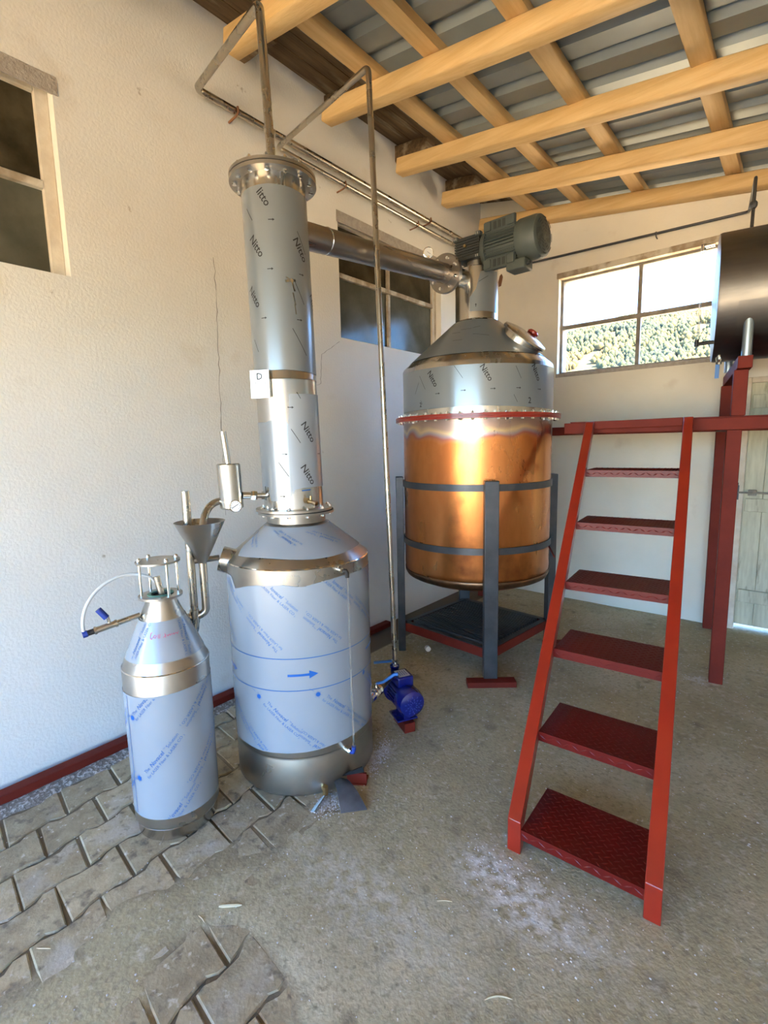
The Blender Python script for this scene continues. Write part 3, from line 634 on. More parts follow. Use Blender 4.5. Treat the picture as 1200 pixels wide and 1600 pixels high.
sub('cone_film', lambda b: b.lathe([(.452, 2.0225), (.158, 2.278)], cs + V(0, 0, .0025), n=96), film_g, hd)
sf = cyl_surf(cs, .5034)
for th, z, cut in ((-91.6, 1.884, 0), (-53.5, 1.898, 0), (-15.6, 1.903, 0), (30, 1.90, 0)): mark('film_lettering', ink_black, hd, text2d('Nitto', .048, bold=.01), (th, z), -58, sf)
for th, z in ((-87.4, 1.794), (-68.7, 1.802), (-49, 1.806), (-30.8, 1.810), (-11.7, 1.807)): mark('arrow_print', ink_black, hd, arrow2d(.032, .0035, .010), (th, z), 0, sf)
mark('film_lettering', ink_black, hd, text2d('2', .05, bold=.012), (-21.3, 1.737), 0, sf); mark('film_lettering', ink_black, hd, text2d('2', .04, bold=.012), (-103, 1.735), 0, sf)
for th, z, ro, L in ((-101, 1.87, -60, .10), (-107, 1.84, 60, .08), (-72, 1.91, -55, .09), (-31, 1.90, -62, .08), (-33, 1.75, -60, .05), (-102, 1.75, -60, .03)): mark('dash_print', ink_black, hd, rect2d(L, .0022, 4), (th, z), ro, sf)
sfc = cone_surf(cs, .497, 1.984, .14, 2.292, .005)
for th, z, ro, L in ((-75, 2.20, 3, .07), (-88, 2.18, -3, .06), (-60, 2.21, 20, .05), (-55, 2.15, -14, .10), (-80, 2.12, 0, .06)): mark('dash_print', ink_black, hd, rect2d(L, .003, 3), (th, z), ro, sfc)
nk = sub('neck', lambda b: b.lathe([(.14, 2.286), (.14, 2.612), (.135, 2.618), (0, 2.618)], cs, n=64), steel, st)
sub('neck_film', lambda b: shell(b, cs, .1415, (-78, 8), [(-78, 2.335), (8, 2.33)], [(-78, 2.42), (-62, 2.47), (-50, 2.575), (8, 2.59)], step=2), film_g, nk)
mark('arrow_print', ink_black, nk, arrow2d(.02, .004, .008), (-62, 2.37), 90, cyl_surf(cs, .1428)); mark('dash_print', ink_black, nk, rect2d(.07, .0022, 4), (-42, 2.53), 30, cyl_surf(cs, .1428))
sub('shaft_housing', lambda b: (b.lathe([(.075, 2.618), (.075, 2.645), (.062, 2.65), (.062, 2.672), (0, 2.672)], cs, n=32)), steel_b, st)
# hatch on the far right of the cone
hth = 2; hn = (ang(hth) * .653 + V(0, 0, .757)).normalized(); hc = cs + ang(hth) * .325 + V(0, 0, 2.135)
ht = sub('hatch', lambda b: b.lathe([(.135, -.02), (.135, .012), (.152, .014), (.155, .024), (.150, .034), (.10, .046), (0, .052)], hc, hn, 48), steel, st)
arm_d = (ang(hth) * .757 - V(0, 0, .653)); sd = V(-ang(hth).y, ang(hth).x, 0)
kp = cs + V(.866, .498, 0) * .345 + V(-.498, .867, 0) * -.02
kp = V(-1.415, 3.19, 2.178)
sub('clamp_arm', lambda b: b.cyl(kp + V(-.07, -.045, -.012), kp + V(-.004, 0, 0), .017, 16), iron, ht)
sub('clamp_knob', lambda b: b.lathe([(0, -.014), (.022, -.014), (.036, -.006), (.038, .006), (.030, .016), (0, .02)], kp + V(0, 0, .012), V(.5, .3, .8), 24), red, ht)
sub('clamp_pin', lambda b: b.cyl(kp + V(.012, -.01, .0), kp + V(-.008, -.03, -.07), .004, 8), chrome, ht)
# gearbox and motor on the neck
gb = MB(); gc = V(-1.765, 3.04, 2.742); gb.box(gc + V(-.085, -.085, -.07), gc + V(.085, .085, .07))
gbx = gb.build('gearbox', motor_d, st, bevel=.002)
for k in range(7): sub('gearbox_rib', lambda b: b.box(gc + V(-.092, -.092, -.048 + k * .016), gc + V(.092, .092, -.041 + k * .016)), motor_d, gbx)
for sx in (-1, 1):
    for sy in (-1, 1):
        for sz in (-1, 1): sub('corner_lug', lambda b: b.box(gc + V(sx * .082 - .018, sy * .082 - .018, sz * .066 - .012), gc + V(sx * .082 + .018, sy * .082 + .018, sz * .066 + .012)), motor_m, gbx, bevel=.003)
for sx in (-1, 1):
    for sz in (-1, 1):
        for k in (-1, 1): sub('lug_face', lambda b: b.box(gc + V(sx * .080 - .006 + k * .0065, -.1015, sz * .066 - .007), gc + V(sx * .080 + .002 + k * .0065 - .003, -.1002, sz * .066 + .007)), label_m, gbx)
sub('oil_plug', lambda b: b.cyl(gc + V(-.01, -.092, .01), gc + V(-.01, -.106, .01), .010, 6), brass, gbx)
ma = V(-1.655, 3.03, 2.708); mx = V(1, -.03, 0).normalized(); my = V(.03, 1, 0).normalized(); L = .375
mo = sub('motor', lambda b: b.lathe([(0, 0), (.112, 0), (.118, .012), (.118, .03), (.098, .036), (.098, .25), (0, .25)], ma, mx, 40), motor_m, st)
b = MB()
for k in range(36):
    a = math.radians(k * 10); d = my * math.cos(a) + V(0, 0, 1) * math.sin(a); tt = my * -math.sin(a) + V(0, 0, 1) * math.cos(a)
    sub('cooling_fin', lambda b: b.obox(ma + mx * .14 + d * .104, mx * .105, tt * .0022, d * .012), motor_m, mo)
cov = sub('fan_cover', lambda b: b.lathe([(.10, .235), (.121, .24), (.124, .25), (.124, .345), (.118, .365), (.100, .375), (0, .378)], ma, mx, 48), motor_m, mo)
b = MB()
for ring in range(5):
    R = .028 + ring * .017
    for k in range(8):
        a0 = k * 45 + ring * 9
        for q in range(3): 
            a = math.radians(a0 + q * 9); c2 = math.radians(a0 + (q + 1) * 9)
            pts = [ma + mx * .3792 + (my * math.cos(u) + V(0, 0, 1) * math.sin(u)) * rr for u, rr in ((a, R), (c2, R), (c2, R + .007), (a, R + .007))]
            b.add(pts, [(3, 2, 1, 0), (0, 1, 2, 3)])
b.build('vent_grille', motor_d, cov)['kind'] = 'stuff'
# foot flanges with slots (top and bottom rails as in the photo) and the terminal box below
for zz, nm in ((.112, 'mounting_foot'), (-.108, 'mounting_foot')):
    b = MB(); c2 = ma + mx * .125 - my * .075 + V(0, 0, zz)
    b.obox(c2 , mx * .105, my * .010, V(0, 0, .034))
    for k in (-1, 1): b.obox(c2 + mx * .080 * k - my * .014, mx * .024, my * .006, V(0, 0, .026))
    f_ = b.build(nm, motor_m, mo, bevel=.003)
    for k in range(3): sub('slot', lambda b: b.obox(c2 + mx * (-.03 + .03 * k) - my * .0105, mx * .010, my * .001, V(0, 0, .022)), motor_d, f_)
sub('terminal_box', lambda b: (b.obox(ma + mx * .235 - my * .03 + V(0, 0, -.148), mx * .062, my * .055, V(0, 0, .030))), motor_m, mo, bevel=.008)
sub('cable_gland', lambda b: b.cyl(ma + mx * .297 - my * .05 + V(0, 0, -.15), ma + mx * .315 - my * .05 + V(0, 0, -.15), .011, 12), motor_d, mo)
sub('drain_rod', lambda b: b.cyl(cs + ang(20) * .49 + V(0, 0, .80), cs + ang(-6) * .60 + V(0, 0, .775), .006, 8), red_ox, st)

# ------------------------------------------------------------------ steel boiler tank
cb = V(-1.773, 1.455, 0)
bo = thing('boiler_tank', cb, 'wide steel tank in pale blue printed film, below the tall column', 'tank')
shellm = sub('tank_body', lambda b: b.lathe([(.308, 0), (.318, .004), (.3235, .012), (.3235, .165), (.3215, .170), (.3215, .18), (.324, .185), (.324, .998), (.320, 1.006), (.132, 1.158), (.132, 1.196)], cb, n=96), steel_b, bo, sharp=25)
tf = [(-140, .95), (-104, .955), (-100, .952), (-95, .905), (-91, .912), (-80, .930), (-72, .937), (-60, .941), (-52, .944), (-44, .936), (-36, .932), (-30, .940), (-22, .946), (-10, .953), (-3, .954), (60, .950), (120, .95)]
bf = [(-140, .195), (-112, .195), (-94, .204), (-75, .202), (-59, .207), (-40, .210), (-20, .216), (6, .220), (42, .209), (120, .205)]
fm = sub('body_film', lambda b: shell(b, cb, .3256, (-140, 110), bf, tf, nz=3, step=2.5), film_b, bo)
b = MB(); ca_, cb_ = (.318, 1.0078), (.140, 1.152)
n = 60; vs = []
for i in range(n + 1):
    a = -112 + 200 * i / n; lo = 1.036 + .004 * math.sin(a * .07) + (.035 * max(0, 1 - (a + 112) / 10)); hi = 1.147
    for zz in (lo, hi):
        r = .320 + (.132 - .320) * (zz - 1.006) / (1.158 - 1.006) + .0022; d = ang(a); vs.append(cb + d * r + V(0, 0, zz + .0018))
b.add(vs, [(2 * i, 2 * i + 2, 2 * i + 3, 2 * i + 1) for i in range(n)]); b.build('shoulder_film', film_b, bo)
sf = cyl_surf(cb, .3264)
def novacel(b, pos, rot, surf, k=1., clip=None):
    place2d(b, text2d('The', .0185 * k), pos, rot, -.083 * k, .010 * k, surf, clip); place2d(b, text2d('Novacel', .0225 * k, .2, .012), pos, rot, -.022 * k, .010 * k, surf, clip)
    place2d(b, text2d('TM', .007 * k), pos, rot, .030 * k, .016 * k, surf, clip); place2d(b, text2d('Solution', .0185 * k), pos, rot, .068 * k, .010 * k, surf, clip)
    place2d(b, text2d('for LASER Fiber & LASER CO', .0165 * k), pos, rot, -.004 * k, -.012 * k, surf, clip); place2d(b, text2d('2', .010 * k), pos, rot, .103 * k, -.016 * k, surf, clip)
def itp(f, a):
    for (p, q), (u, w) in zip(f, f[1:]):
        if p <= a <= u: return q + (w - q) * (a - p) / (u - p)
    return f[-1][1]
def clipb(pos):
    return lambda s, t: itp(bf, pos[0] + math.degrees(s / .3264)) + .003 < pos[1] + t < itp(tf, pos[0] + math.degrees(s / .3264)) - .003
for p in ((-55.4, .893), (-10., .901), (-100.2, .893), (-56.5, .360), (-11.5, .372), (-101, .345), (33, .385), (35, .9)): b = MB(); novacel(b, p, -43, sf, 1., clipb(p)); b.build('film_lettering', ink_pale, fm)
for p in ((-69.1, .734), (-24.2, .745), (-114, .734), (18.5, .765), (-75.6, .225), (-31.2, .232), (13, .235), (62, .77)): b = MB(); novacel(b, p, 137, sf, 1., clipb(p)); b.build('film_lettering', ink_pale, fm)
for p in ((-75.3, .452), (-29.6, .462), (15.5, .475), (-121, .445)):
    mark('star_print', ink_blue, fm, star2d(.021), p, 10, sf); mark('dash_print', ink_pale, fm, rect2d(.022, .0015, 2), (p[0] - 4.6, p[1] + .024), -35, sf)
for p in ((-40., .556), (-112., .535), (32, .575)): mark('arrow_print', ink_blue, fm, arrow2d(.128, .0105, .038), p, 0, sf)
for z in (.628, .488):
    mark('line_print', ink_pale, fm, rect2d(.3264 * math.radians(236.), .0042, 80), (-17, z), 0, sf)
sc = cone_surf(cb, .320, 1.006, .132, 1.158, .0042)
for p in ((-55, 1.112), (-6, 1.105), (-104, 1.10)): b = MB(); novacel(b, p, 144, sc, .85, lambda s, t: -.052 < t < .038); b.build('film_lettering', ink_pale, bo)
sub('shoulder_weld', lambda b: b.lathe([(.322, -.003), (.3255, 0), (.322, .004)], cb + V(0, 0, 1.001), n=96), chrome, bo)
bfl = sub('neck_flange', lambda b: b.lathe([(.13, .0), (.172, 0), (.172, .010), (.13, .010)], cb + V(0, 0, 1.196), n=64), steel_b, bo)
sub('flange_gasket', lambda b: b.lathe([(.13, 0), (.169, 0), (.169, .004), (.13, .004)], cb + V(0, 0, 1.206), n=64), gasket_b, bo)
bolts(bfl, cb, .154, 12, .0085, .012, chrome, 1.221, a0=8, both=.027)
# short wide stub on the left shoulder
nd = V(-.60, -.70, .30).normalized(); np_ = cb + V(-.634, -.773, 0) * .27 + V(.09, -.07, 0) * .4 + V(0, 0, .985)
sub('side_stub', lambda b: b.lathe([(.057, -.05), (.057, .075), (.0535, .075), (.0535, -.05)], np_, nd, 32), steel, bo)
# sight tube
def sp(th, z, r): return cb + ang(th) * r + V(0, 0, z)
sub('sight_fitting', lambda b: (b.cyl(sp(-9.5, .985, .32), sp(-9.5, .985, .352), .012, 12), b.cyl(sp(-9.5, .985, .352), sp(-9.5, .985, .362), .010, 6)), chrome, bo)
sub('sight_elbow', lambda b: b.tube([sp(-9.5, .985, .358), sp(-8.2, .984, .366), sp(-7.6, .976, .368), sp(-7.4, .955, .368)], .009, 10), black_p, bo)
sub('sight_fitting', lambda b: (b.cyl(sp(-8, .172, .32), sp(-8, .172, .352), .014, 12), b.cyl(sp(-8, .172, .35), sp(-8, .172, .362), .011, 6)), chrome, bo)
sub('sight_elbow', lambda b: (b.tube([sp(-8, .172, .358), sp(-7, .172, .367), sp(-6.6, .182, .368), sp(-6.5, .198, .368)], .010, 10)), blue_d, bo)
sub('sight_tube', lambda b: b.cyl(sp(-7.4, .95, .368), sp(-6.5, .19, .368), .0042, 10), tube_glass, bo)
# outlet valve toward the pump
o0 = cb + ang(44) * .315 + V(0, 0, .255); o1 = V(-1.625, 1.945, .255)
dv = (o1 - o0).normalized()
sub('outlet_nipple', lambda b: b.cyl(o0, o0 + dv * .05, .021, 16), chrome, bo)
vb = sub('ball_valve', lambda b: (b.lathe([(0, 0), (.026, 0), (.026, .016), (.021, .02), (.026, .03), (.021, .045), (.026, .052), (.026, .066), (0, .066)], o0 + dv * .045, dv, 8), b.cyl(o0 + dv * .078, o0 + dv * .078 + V(0, 0, .045), .009, 10)), chrome, bo)
hp = o0 + dv * .078 + V(0, 0, .047)
sub('valve_handle', lambda b: b.tube([hp, hp + V(.03, .02, .01), hp + V(.075, .055, .05), hp + V(.09, .065, .052)], [.007, .008, .008, .009], 8), blue_h, vb)
sub('drain_pipe', lambda b: b.cyl(o0 + dv * .111, o1 - dv * .02, .017, 14), brass, bo)
# drain tap at the foot
dd = ang(-28); dp = cb + dd * .318 + V(0, 0, .032)
sub('drain_tap', lambda b: (b.cyl(dp, dp + dd * .03, .013, 10), b.cyl(dp + dd * .028 + V(0, 0, -.02), dp + dd * .028 + V(0, 0, .018), .012, 8)), brass, bo)

# ------------------------------------------------------------------ column on the boiler
LE = V(-.634, -.773, 0)
def lean(p): return Vector(p) + LE * (.008 + .0185 * (p[2] - 1.21))
co = thing('distillation_column', cb + V(0, 0, 1.21), 'tall slim steel column in grey film, bolted on the wide tank', 'column')
cr = .1335
sub('column_tube', lambda b: b.lathe([(cr, 1.218), (cr, 1.776), (cr + .002, 1.780), (cr, 1.784), (cr, 2.585)], cb, n=64).warp(lean), steel, co, sharp=30)
cfl = sub('base_flange', lambda b: b.lathe([(.13, 1.2105), (.172, 1.2105), (.172, 1.2205), (.13, 1.2205)], cb, n=64).warp(lean), steel_b, co)
tfl = sub('top_flange', lambda b: b.lathe([(cr, 2.583), (.180, 2.583), (.180, 2.597), (cr, 2.597)], cb, n=64).warp(lean), steel_b, co)
sub('top_gasket', lambda b: b.lathe([(.13, 2.597), (.178, 2.597), (.178, 2.601), (.13, 2.601)], cb, n=64).warp(lean), gasket_b, co)
sub('lid', lambda b: b.lathe([(.0, 2.6025), (.180, 2.601), (.180, 2.613), (.17, 2.616), (0, 2.616)], cb, n=64).warp(lean), steel_b, co)
bolts(tfl, cb, .158, 14, .010, .016, chrome, 2.617, a0=5, lean=lean, both=.036)
FR = cr + .0016
sub('upper_film', lambda b: shell(b, cb, FR, (-140, 70), [(-140, 1.815), (-95, 1.812), (-40, 1.815), (20, 1.808), (70, 1.81)], [(-140, 2.525), (-45, 2.532), (70, 2.525)], nz=6, lean=lean), film_g, co)
sub('lower_film', lambda b: shell(b, cb, FR, (-140, -40), [(-140, 1.262), (-104, 1.262), (-103, 1.325), (-90, 1.322), (-86, 1.262), (-60, 1.262), (-48, 1.264), (-44, 1.275), (-40, 1.30)], [(-140, 1.604), (-89, 1.601), (-58, 1.613), (-45, 1.606), (-40, 1.59)], nz=4, lean=lean, step=1.), film_g, co)
sub('lower_film', lambda b: shell(b, cb, FR + .0004, (-40, 60), [(-40, 1.29), (-36, 1.31), (-20, 1.318), (60, 1.315)], [(-40, 1.590), (-37.5, 1.64), (-36.5, 1.716), (60, 1.722)], nz=4, lean=lean, step=1.), film_b, co)
sfc = cyl_surf(cb, FR + .0014, lean)
for th, z in ((-77., 2.304), (-91, 2.113), (-3, 1.556), (-8.7, 1.373), (3.5, 2.30), (40, 2.1)): mark('film_lettering', ink_black, co, text2d('Nitto', .043, bold=.012), (th, z), -58, sfc)
mark('film_lettering', ink_black, co, text2d('Nitto', .043, bold=.012), (-60, 2.492), -58, sfc, clip=lambda s, t: t < .030)
for th, z in ((-46., 2.398), (-53.1, 2.212), (-71, 2.024), (-7.0, 2.019), (3, 2.203), (-50.2, 1.464), (25, 1.462), (-58.9, 1.283), (-34, 1.66)): mark('arrow_print', ink_black, co, arrow2d(.026, .003, .009), (th, z), 0, sfc)
for th, z, ro, L in ((-88, 2.43, -60, .06), (8, 2.33, -62, .09), (-4, 2.13, -64, .10), (-9, 1.93, -60, .12), (-54, 1.40, -56, .075), (-28, 1.54, -58, .07), (-95, 1.92, -65, .06), (-18, 1.71, -60, .03), (-80, 1.63, -4, .0)):
    if L: mark('dash_print', ink_black, co, rect2d(L, .0026, 4), (th, z), ro, sfc)      # torn strip of film showing bare metal
for (th, z, ro, L, w) in ((-20, 2.170, 10, .045, .010), (-16, 2.155, -75, .05, .006), (-15, 2.10, -80, .05, .005), (-24, 2.178, -30, .02, .004), (-14, 2.06, -85, .04, .004)): mark('film_tear', chrome, co, rect2d(L, w, 3), (th, z), ro, sfc)
sub('blue_tick', lambda b: place2d(b, rect2d(.042, .004, 3), (-14, 1.306), 3, surf=cyl_surf(cb, cr + .0012, lean)), ink_blue, co)
# maker's plate on a bracket at the left front
pc = lean(cb + ang(-83) * (cr + .022) + V(0, 0, 1.758)); pn = ang(-62); pu = V(0, 0, 1); ps = V(-pn.y, pn.x, 0)
pl = sub('name_plate', lambda b: b.obox(pc, ps * .043, pn * .0025, pu * .058), label_m, co, bevel=.001)
sub('plate_bracket', lambda b: (b.obox(pc + ps * .040 - pn * .012, ps * .0015, pn * .012, pu * .052)), steel, co)
def flat(c, u, w, n, off):
    def fn(th, z, s, t): return c + u * s + w * t + n * off
    return fn
pf = flat(pc, ps, pu, pn, .0034)
b = MB()
place2d(b, text2d('D', .038, bold=.02), (0, 0), 0, 0, .030, pf); place2d(b, text2d('TEKNODEVS', .0125, bold=.01), (0, 0), 0, 0, .004, pf)
for k, (L, yy) in enumerate(((.040, -.008), (.070, -.018), (.070, -.023), (.066, -.028), (.070, -.034), (.068, -.041), (.050, -.048))): place2d(b, rect2d(L, .0016), (0, 0), 0, 0, yy, pf)
b.build('plate_lettering', ink_black, pl)
# small cock on the right of the column foot
kc = lean(cb + ang(-16) * cr + V(0, 0, 1.262)); kd = (ang(-5) + V(0, 0, -.1)).normalized()
ck_ = sub('sample_cock', lambda b: (b.cyl(kc - kd * .01, kc + kd * .022, .013, 6), b.cyl(kc + kd * .022, kc + kd * .052, .009, 12), b.cyl(kc + kd * .034, kc + kd * .034 + V(0, 0, .024), .004, 8)), brass, co)
sub('cock_spout', lambda b: b.tube([kc + kd * .05, kc + kd * .065, kc + kd * .075 + V(0, 0, -.003)], .009, 12, cap=False), copper_t, ck_)

# vapour duct from the column to the still
d0, d1 = V(-1.790, 1.555, 2.432), V(-1.775, 2.925, 2.548)
dn = (d1 - d0).normalized()
du = thing('vapour_duct', (d0 + d1) / 2, 'fat horizontal steel duct joining the slim column to the copper still', 'duct')
fy = d0 + dn * 1.165
sub('duct_pipe', lambda b: b.cyl(d0, fy, .058, 48), steel_d, du)
sub('duct_stub', lambda b: b.cyl(fy, d1, .056, 48), steel, du)
sub('weld_seam', lambda b: b.lathe([(.0575, -.003), (.0605, 0), (.0575, .003)], d0 + dn * .16, dn, 48), chrome, du)
sub('weld_seam', lambda b: b.lathe([(.0575, -.003), (.0645, 0), (.0575, .005)], d0 + dn * .0, dn, 48), chrome, du)
f1 = sub('duct_flange', lambda b: b.lathe([(.0, -.013), (.112, -.013), (.115, -.010), (.115, -.001), (.056, -.001)], fy, dn, 48), steel_d, du)
sub('duct_flange', lambda b: b.lathe([(.056, .001), (.115, .001), (.115, .010), (.112, .013), (0, .013)], fy, dn, 48), steel_d, du)
bolts(f1, fy, .088, 8, .010, .016, chrome, .013, axis=dn, a0=20, both=.026)
gp = d0 + dn * .985 + V(0, 0, .062); gn = V(.62, -.70, -.10).normalized()
gg = sub('thermometer', lambda b: (b.cyl(gp - V(0, 0, .02), gp + V(0, 0, .012), .008, 10), b.lathe([(0, -.012), (.029, -.012), (.031, 0), (.031, .006), (.027, .007), (.027, .003), (0, .003)], gp + V(0, 0, .03), gn, 28)), chrome, du)
sub('dial', lambda b: b.lathe([(.0265, .004), (0, .0042)], gp + V(0, 0, .03), gn, 24), white_p, gg)
sub('needle', lambda b: (b.obox(gp + V(0, 0, .03) + gn * .006, V(-.6, -.3, .5).normalized() * .016, V(0, 0, 1).cross(gn).normalized() * .0015, gn * .0006)), ink_black, gg)
# ------------------------------------------------------------------ pipes
pt = lean(cb + V(0, 0, 2.60)); pt = V(pt.x, pt.y, 2.616)
e1 = V(-1.806, 1.412, 3.262); e2 = V(-2.535, 1.553, 3.335); e3 = V(-2.535, 4.25, 3.325)
wp = thing('cooling_water_pipe', e2, 'thicker steel pipe rising from the column top and running along the wall', 'pipe')
path = [pt] + arc(pt, e1, e2, .035) + arc(e1, e2, e3, .045) + [e3]
sub('pipe_run', lambda b: b.tube(path, .0185, 18), pipe_m, wp)
sub('pipe_collar', lambda b: b.lathe([(.0, 0), (.027, 0), (.027, .028), (.024, .03), (0, .03)], pt, (0, 0, 1), 24), steel, wp)
for p in (path[3 + 1], path[11]): pass
for y in (1.78, 3.62): sub('pipe_hook', lambda b: b.tube([(-2.60, y, 3.30), (-2.53, y, 3.305), (-2.505, y + .002, 3.318), (-2.510, y, 3.345)], .006, 8), rust, wp)
sub('pipe_coupling', lambda b: b.cyl((-2.535, 3.93, 3.326), (-2.535, 3.96, 3.326), .0215, 18), steel, wp)
q0 = V(-1.652, 2.003, .315); q1 = V(-1.712, 1.962, 3.268); q2 = V(-2.535, 2.065, 3.262); q3 = V(-2.535, 4.28, 3.245)
tp = thing('pump_riser_pipe', V(q0.x, q0.y, .30), 'thin steel pipe rising from the blue pump and turning along the wall', 'pipe')
sub('pipe_run', lambda b: b.tube([q0] + arc(q0, q1, q2, .03) + arc(q1, q2, q3, .035) + [q3], .0145, 16), pipe_m, tp)
for y in (2.62, 3.45): sub('pipe_hook', lambda b: b.tube([(-2.60, y, 3.225), (-2.54, y, 3.228), (-2.512, y + .002, 3.238), (-2.515, y, 3.27)], .005, 8), rust, tp)
sub('check_valve', lambda b: (b.lathe([(0, 0), (.016, 0), (.016, .015), (.021, .018), (.021, .032), (.016, .036), (.016, .055), (.020, .058), (.020, .07), (0, .07)], q0 - V(0, 0, .072), (0, 0, 1), 14)), chrome, tp)
sub('valve_bonnet', lambda b: b.cyl(q0 + V(.0, 0, -.03), q0 + V(.022, -.026, -.03), .014, 14), chrome, tp)
sub('valve_lever', lambda b: (b.obox(q0 + V(-.052, -.045, -.012), V(.72, .70, .05).normalized() * .05, V(-.7, .72, 0) * .009, V(0, 0, .004)), b.cyl(q0 + V(-.012, -.01, -.016), q0 + V(-.004, -.004, -.02), .010, 8)), blue_h, tp)
r0_, r1_, r2_ = V(-2.3, BW - .03, 3.125), V(-.425, BW - .03, 3.075), V(-.425, BW - .03, 2.90)
fp = thing('feed_pipe', r0_, 'thin dark pipe along the top of the back wall to the overhead tank', 'pipe')
tc_y = 3.98
r1b = V(-.43, BW - .035, 3.075); r2b = V(-.36, 4.05, 3.095); r3b = V(-.36, 4.02, 2.74)
sub('pipe_run', lambda b: b.tube([r0_] + arc(r0_, r1b, r2b, .03) + arc(r1b, r2b, r3b, .025) + [r3b], .0095, 12), iron, fp)
sub('pipe_union', lambda b: b.lathe([(0, 0), (.016, 0), (.022, .01), (.022, .03), (.016, .04), (0, .04)], V(-.36, 4.02, 2.90), (0, 0, 1), 8), iron, fp)
sub('pipe_hook', lambda b: b.tube([(-1.02, BW, 3.06), (-1.02, BW - .04, 3.065), (-1.02, BW - .045, 3.10)], .005, 8), iron, fp)

# ------------------------------------------------------------------ horizontal storage tank on the platform
tz, tr = 2.365, .386; te = V(-.515, 3.93, tz); ta = V(.986, .165, 0); tn = V(-.165, .986, 0); tx0, ty = te.x, te.y
tk = thing('storage_tank', te + ta * 1.1 - V(0, 0, tr), 'brushed steel horizontal tank resting high on the red platform', 'tank')
sub('tank_shell', lambda b: b.lathe([(0, -.012), (.25, -.010), (.36, -.003), (.382, .0), (tr, .012), (tr, 2.2), (.37, 2.215), (0, 2.23)], te, ta, 80), tank_m, tk)
sub('weld_seam', lambda b: b.lathe([(tr, -.002), (tr + .0015, 0), (tr, .002)], te + ta * .33, ta, 80), steel_d, tk)
galv = mat('galvanised_leg', (.40, .47, .53), .32, .8)
for k in (.160, 2.0):
    for sgn in (-1, 1):
        q_ = te + ta * (k - .045 * (sgn > 0)) + tn * .31 * sgn; sub('support_leg', lambda b: b.cyl((q_.x, q_.y, 1.938), (q_.x, q_.y, 2.26), .026, 20), galv, tk)
b = MB(); vs = []
for i in range(9):
    a = math.radians(195 + 30 * i / 8)
    for x in (.10, .30): vs.append(te + ta * x + tn * ((tr + .002) * math.cos(a)) + V(0, 0, (tr + .002) * math.sin(a)))
b.add(vs, [(2 * i, 2 * i + 1, 2 * i + 3, 2 * i + 2) for i in range(8)]); b.build('support_pad', tank_m, tk)
sx = tx0 - .05; sy = ty - tr * .55
sub('sight_fitting', lambda b: (b.cyl((tx0 + .01, sy, 2.645), (sx - .005, sy, 2.645), .012, 10), b.cyl((sx, sy, 2.62), (sx, sy, 2.66), .014, 10)), chrome, tk)
sub('sight_fitting', lambda b: (b.cyl((tx0 + .04, sy, 2.075), (sx - .01, sy, 2.075), .011, 10), b.cyl((sx - .006, sy, 2.06), (sx - .006, sy, 2.10), .012, 10)), black_p, tk)
sub('sight_tube', lambda b: b.cyl((sx, sy, 2.63), (sx, sy, 2.09), .0075, 12), tube_glass, tk)
vp = V(tx0 + .055, ty - .12, 2.022)
sub('drain_cock', lambda b: (b.cyl(vp, vp + V(0, 0, -.03), .010, 10), b.lathe([(0, 0), (.017, 0), (.017, .012), (.012, .016), (.017, .035), (.017, .045), (0, .045)], vp + V(0, 0, -.075), (0, 0, 1), 8)), chrome, tk)
sub('cock_handle', lambda b: b.obox(vp + V(-.002, -.016, -.118), V(.011, 0, 0), V(0, .004, 0), V(0, 0, .042)), blue_h, tk)
sub('cock_outlet', lambda b: b.cyl(vp + V(0, 0, -.075), vp + V(0, 0, -.098), .009, 10), chrome, tk)

# ------------------------------------------------------------------ red platform
ef, er = V(-.165, .986, 0), V(.986, .165, 0)
F0 = V(-.325, 3.50, 0)
pf_ = thing('red_platform', F0, 'dark red steel platform frame behind the ladder, holding the tank', 'platform')
def post(nm, p, z0, z1, h=.036): return sub(nm, lambda b: b.obox(p + V(0, 0, (z0 + z1) / 2), er * h, ef * h, V(0, 0, (z1 - z0) / 2)), red_ox, pf_, bevel=.003)
def beam(nm, a, c, z0, z1, w=.036):
    d = (c - a).normalized(); s_ = V(-d.y, d.x, 0); return sub(nm, lambda b: b.obox((a + c) / 2 + V(0, 0, (z0 + z1) / 2), d * (c - a).length / 2, s_ * w, V(0, 0, (z1 - z0) / 2)), red_ox, pf_, bevel=.003)
Bk = F0 + ef * 1.02
post('leg', F0, 0, 1.535); post('leg', Bk, 0, 1.535); post('leg', F0 + er * 2.1, 0, 1.535); post('leg', Bk + er * 2.1, 0, 1.535); post('leg', Bk - er * 1.86, 0, 1.535)
beam('front_beam', F0 - er * .93, F0 + er * 2.14, 1.537, 1.607); beam('back_beam', Bk - er * 1.9, Bk + er * 2.14, 1.537, 1.607)
for k in (-.89, 0., 2.1): beam('cross_beam', F0 + er * k + ef * .038, Bk + er * k - ef * .038, 1.537, 1.607)
sub('deck_plate', lambda b: b.obox(F0 + er * .605 + ef * .51 + V(0, 0, 1.611), er * 1.50, ef * .53, V(0, 0, .003)), red_ox, pf_)
for k in (.012, 2.1): 
    post('upright', F0 + er * k, 1.615, 1.868, .034); post('upright', Bk + er * k, 1.615, 1.868, .034)
    beam('saddle_rail', F0 + er * (k + .01) - ef * .09, Bk + er * (k + .01) + ef * .03, 1.870, 1.936, .034)

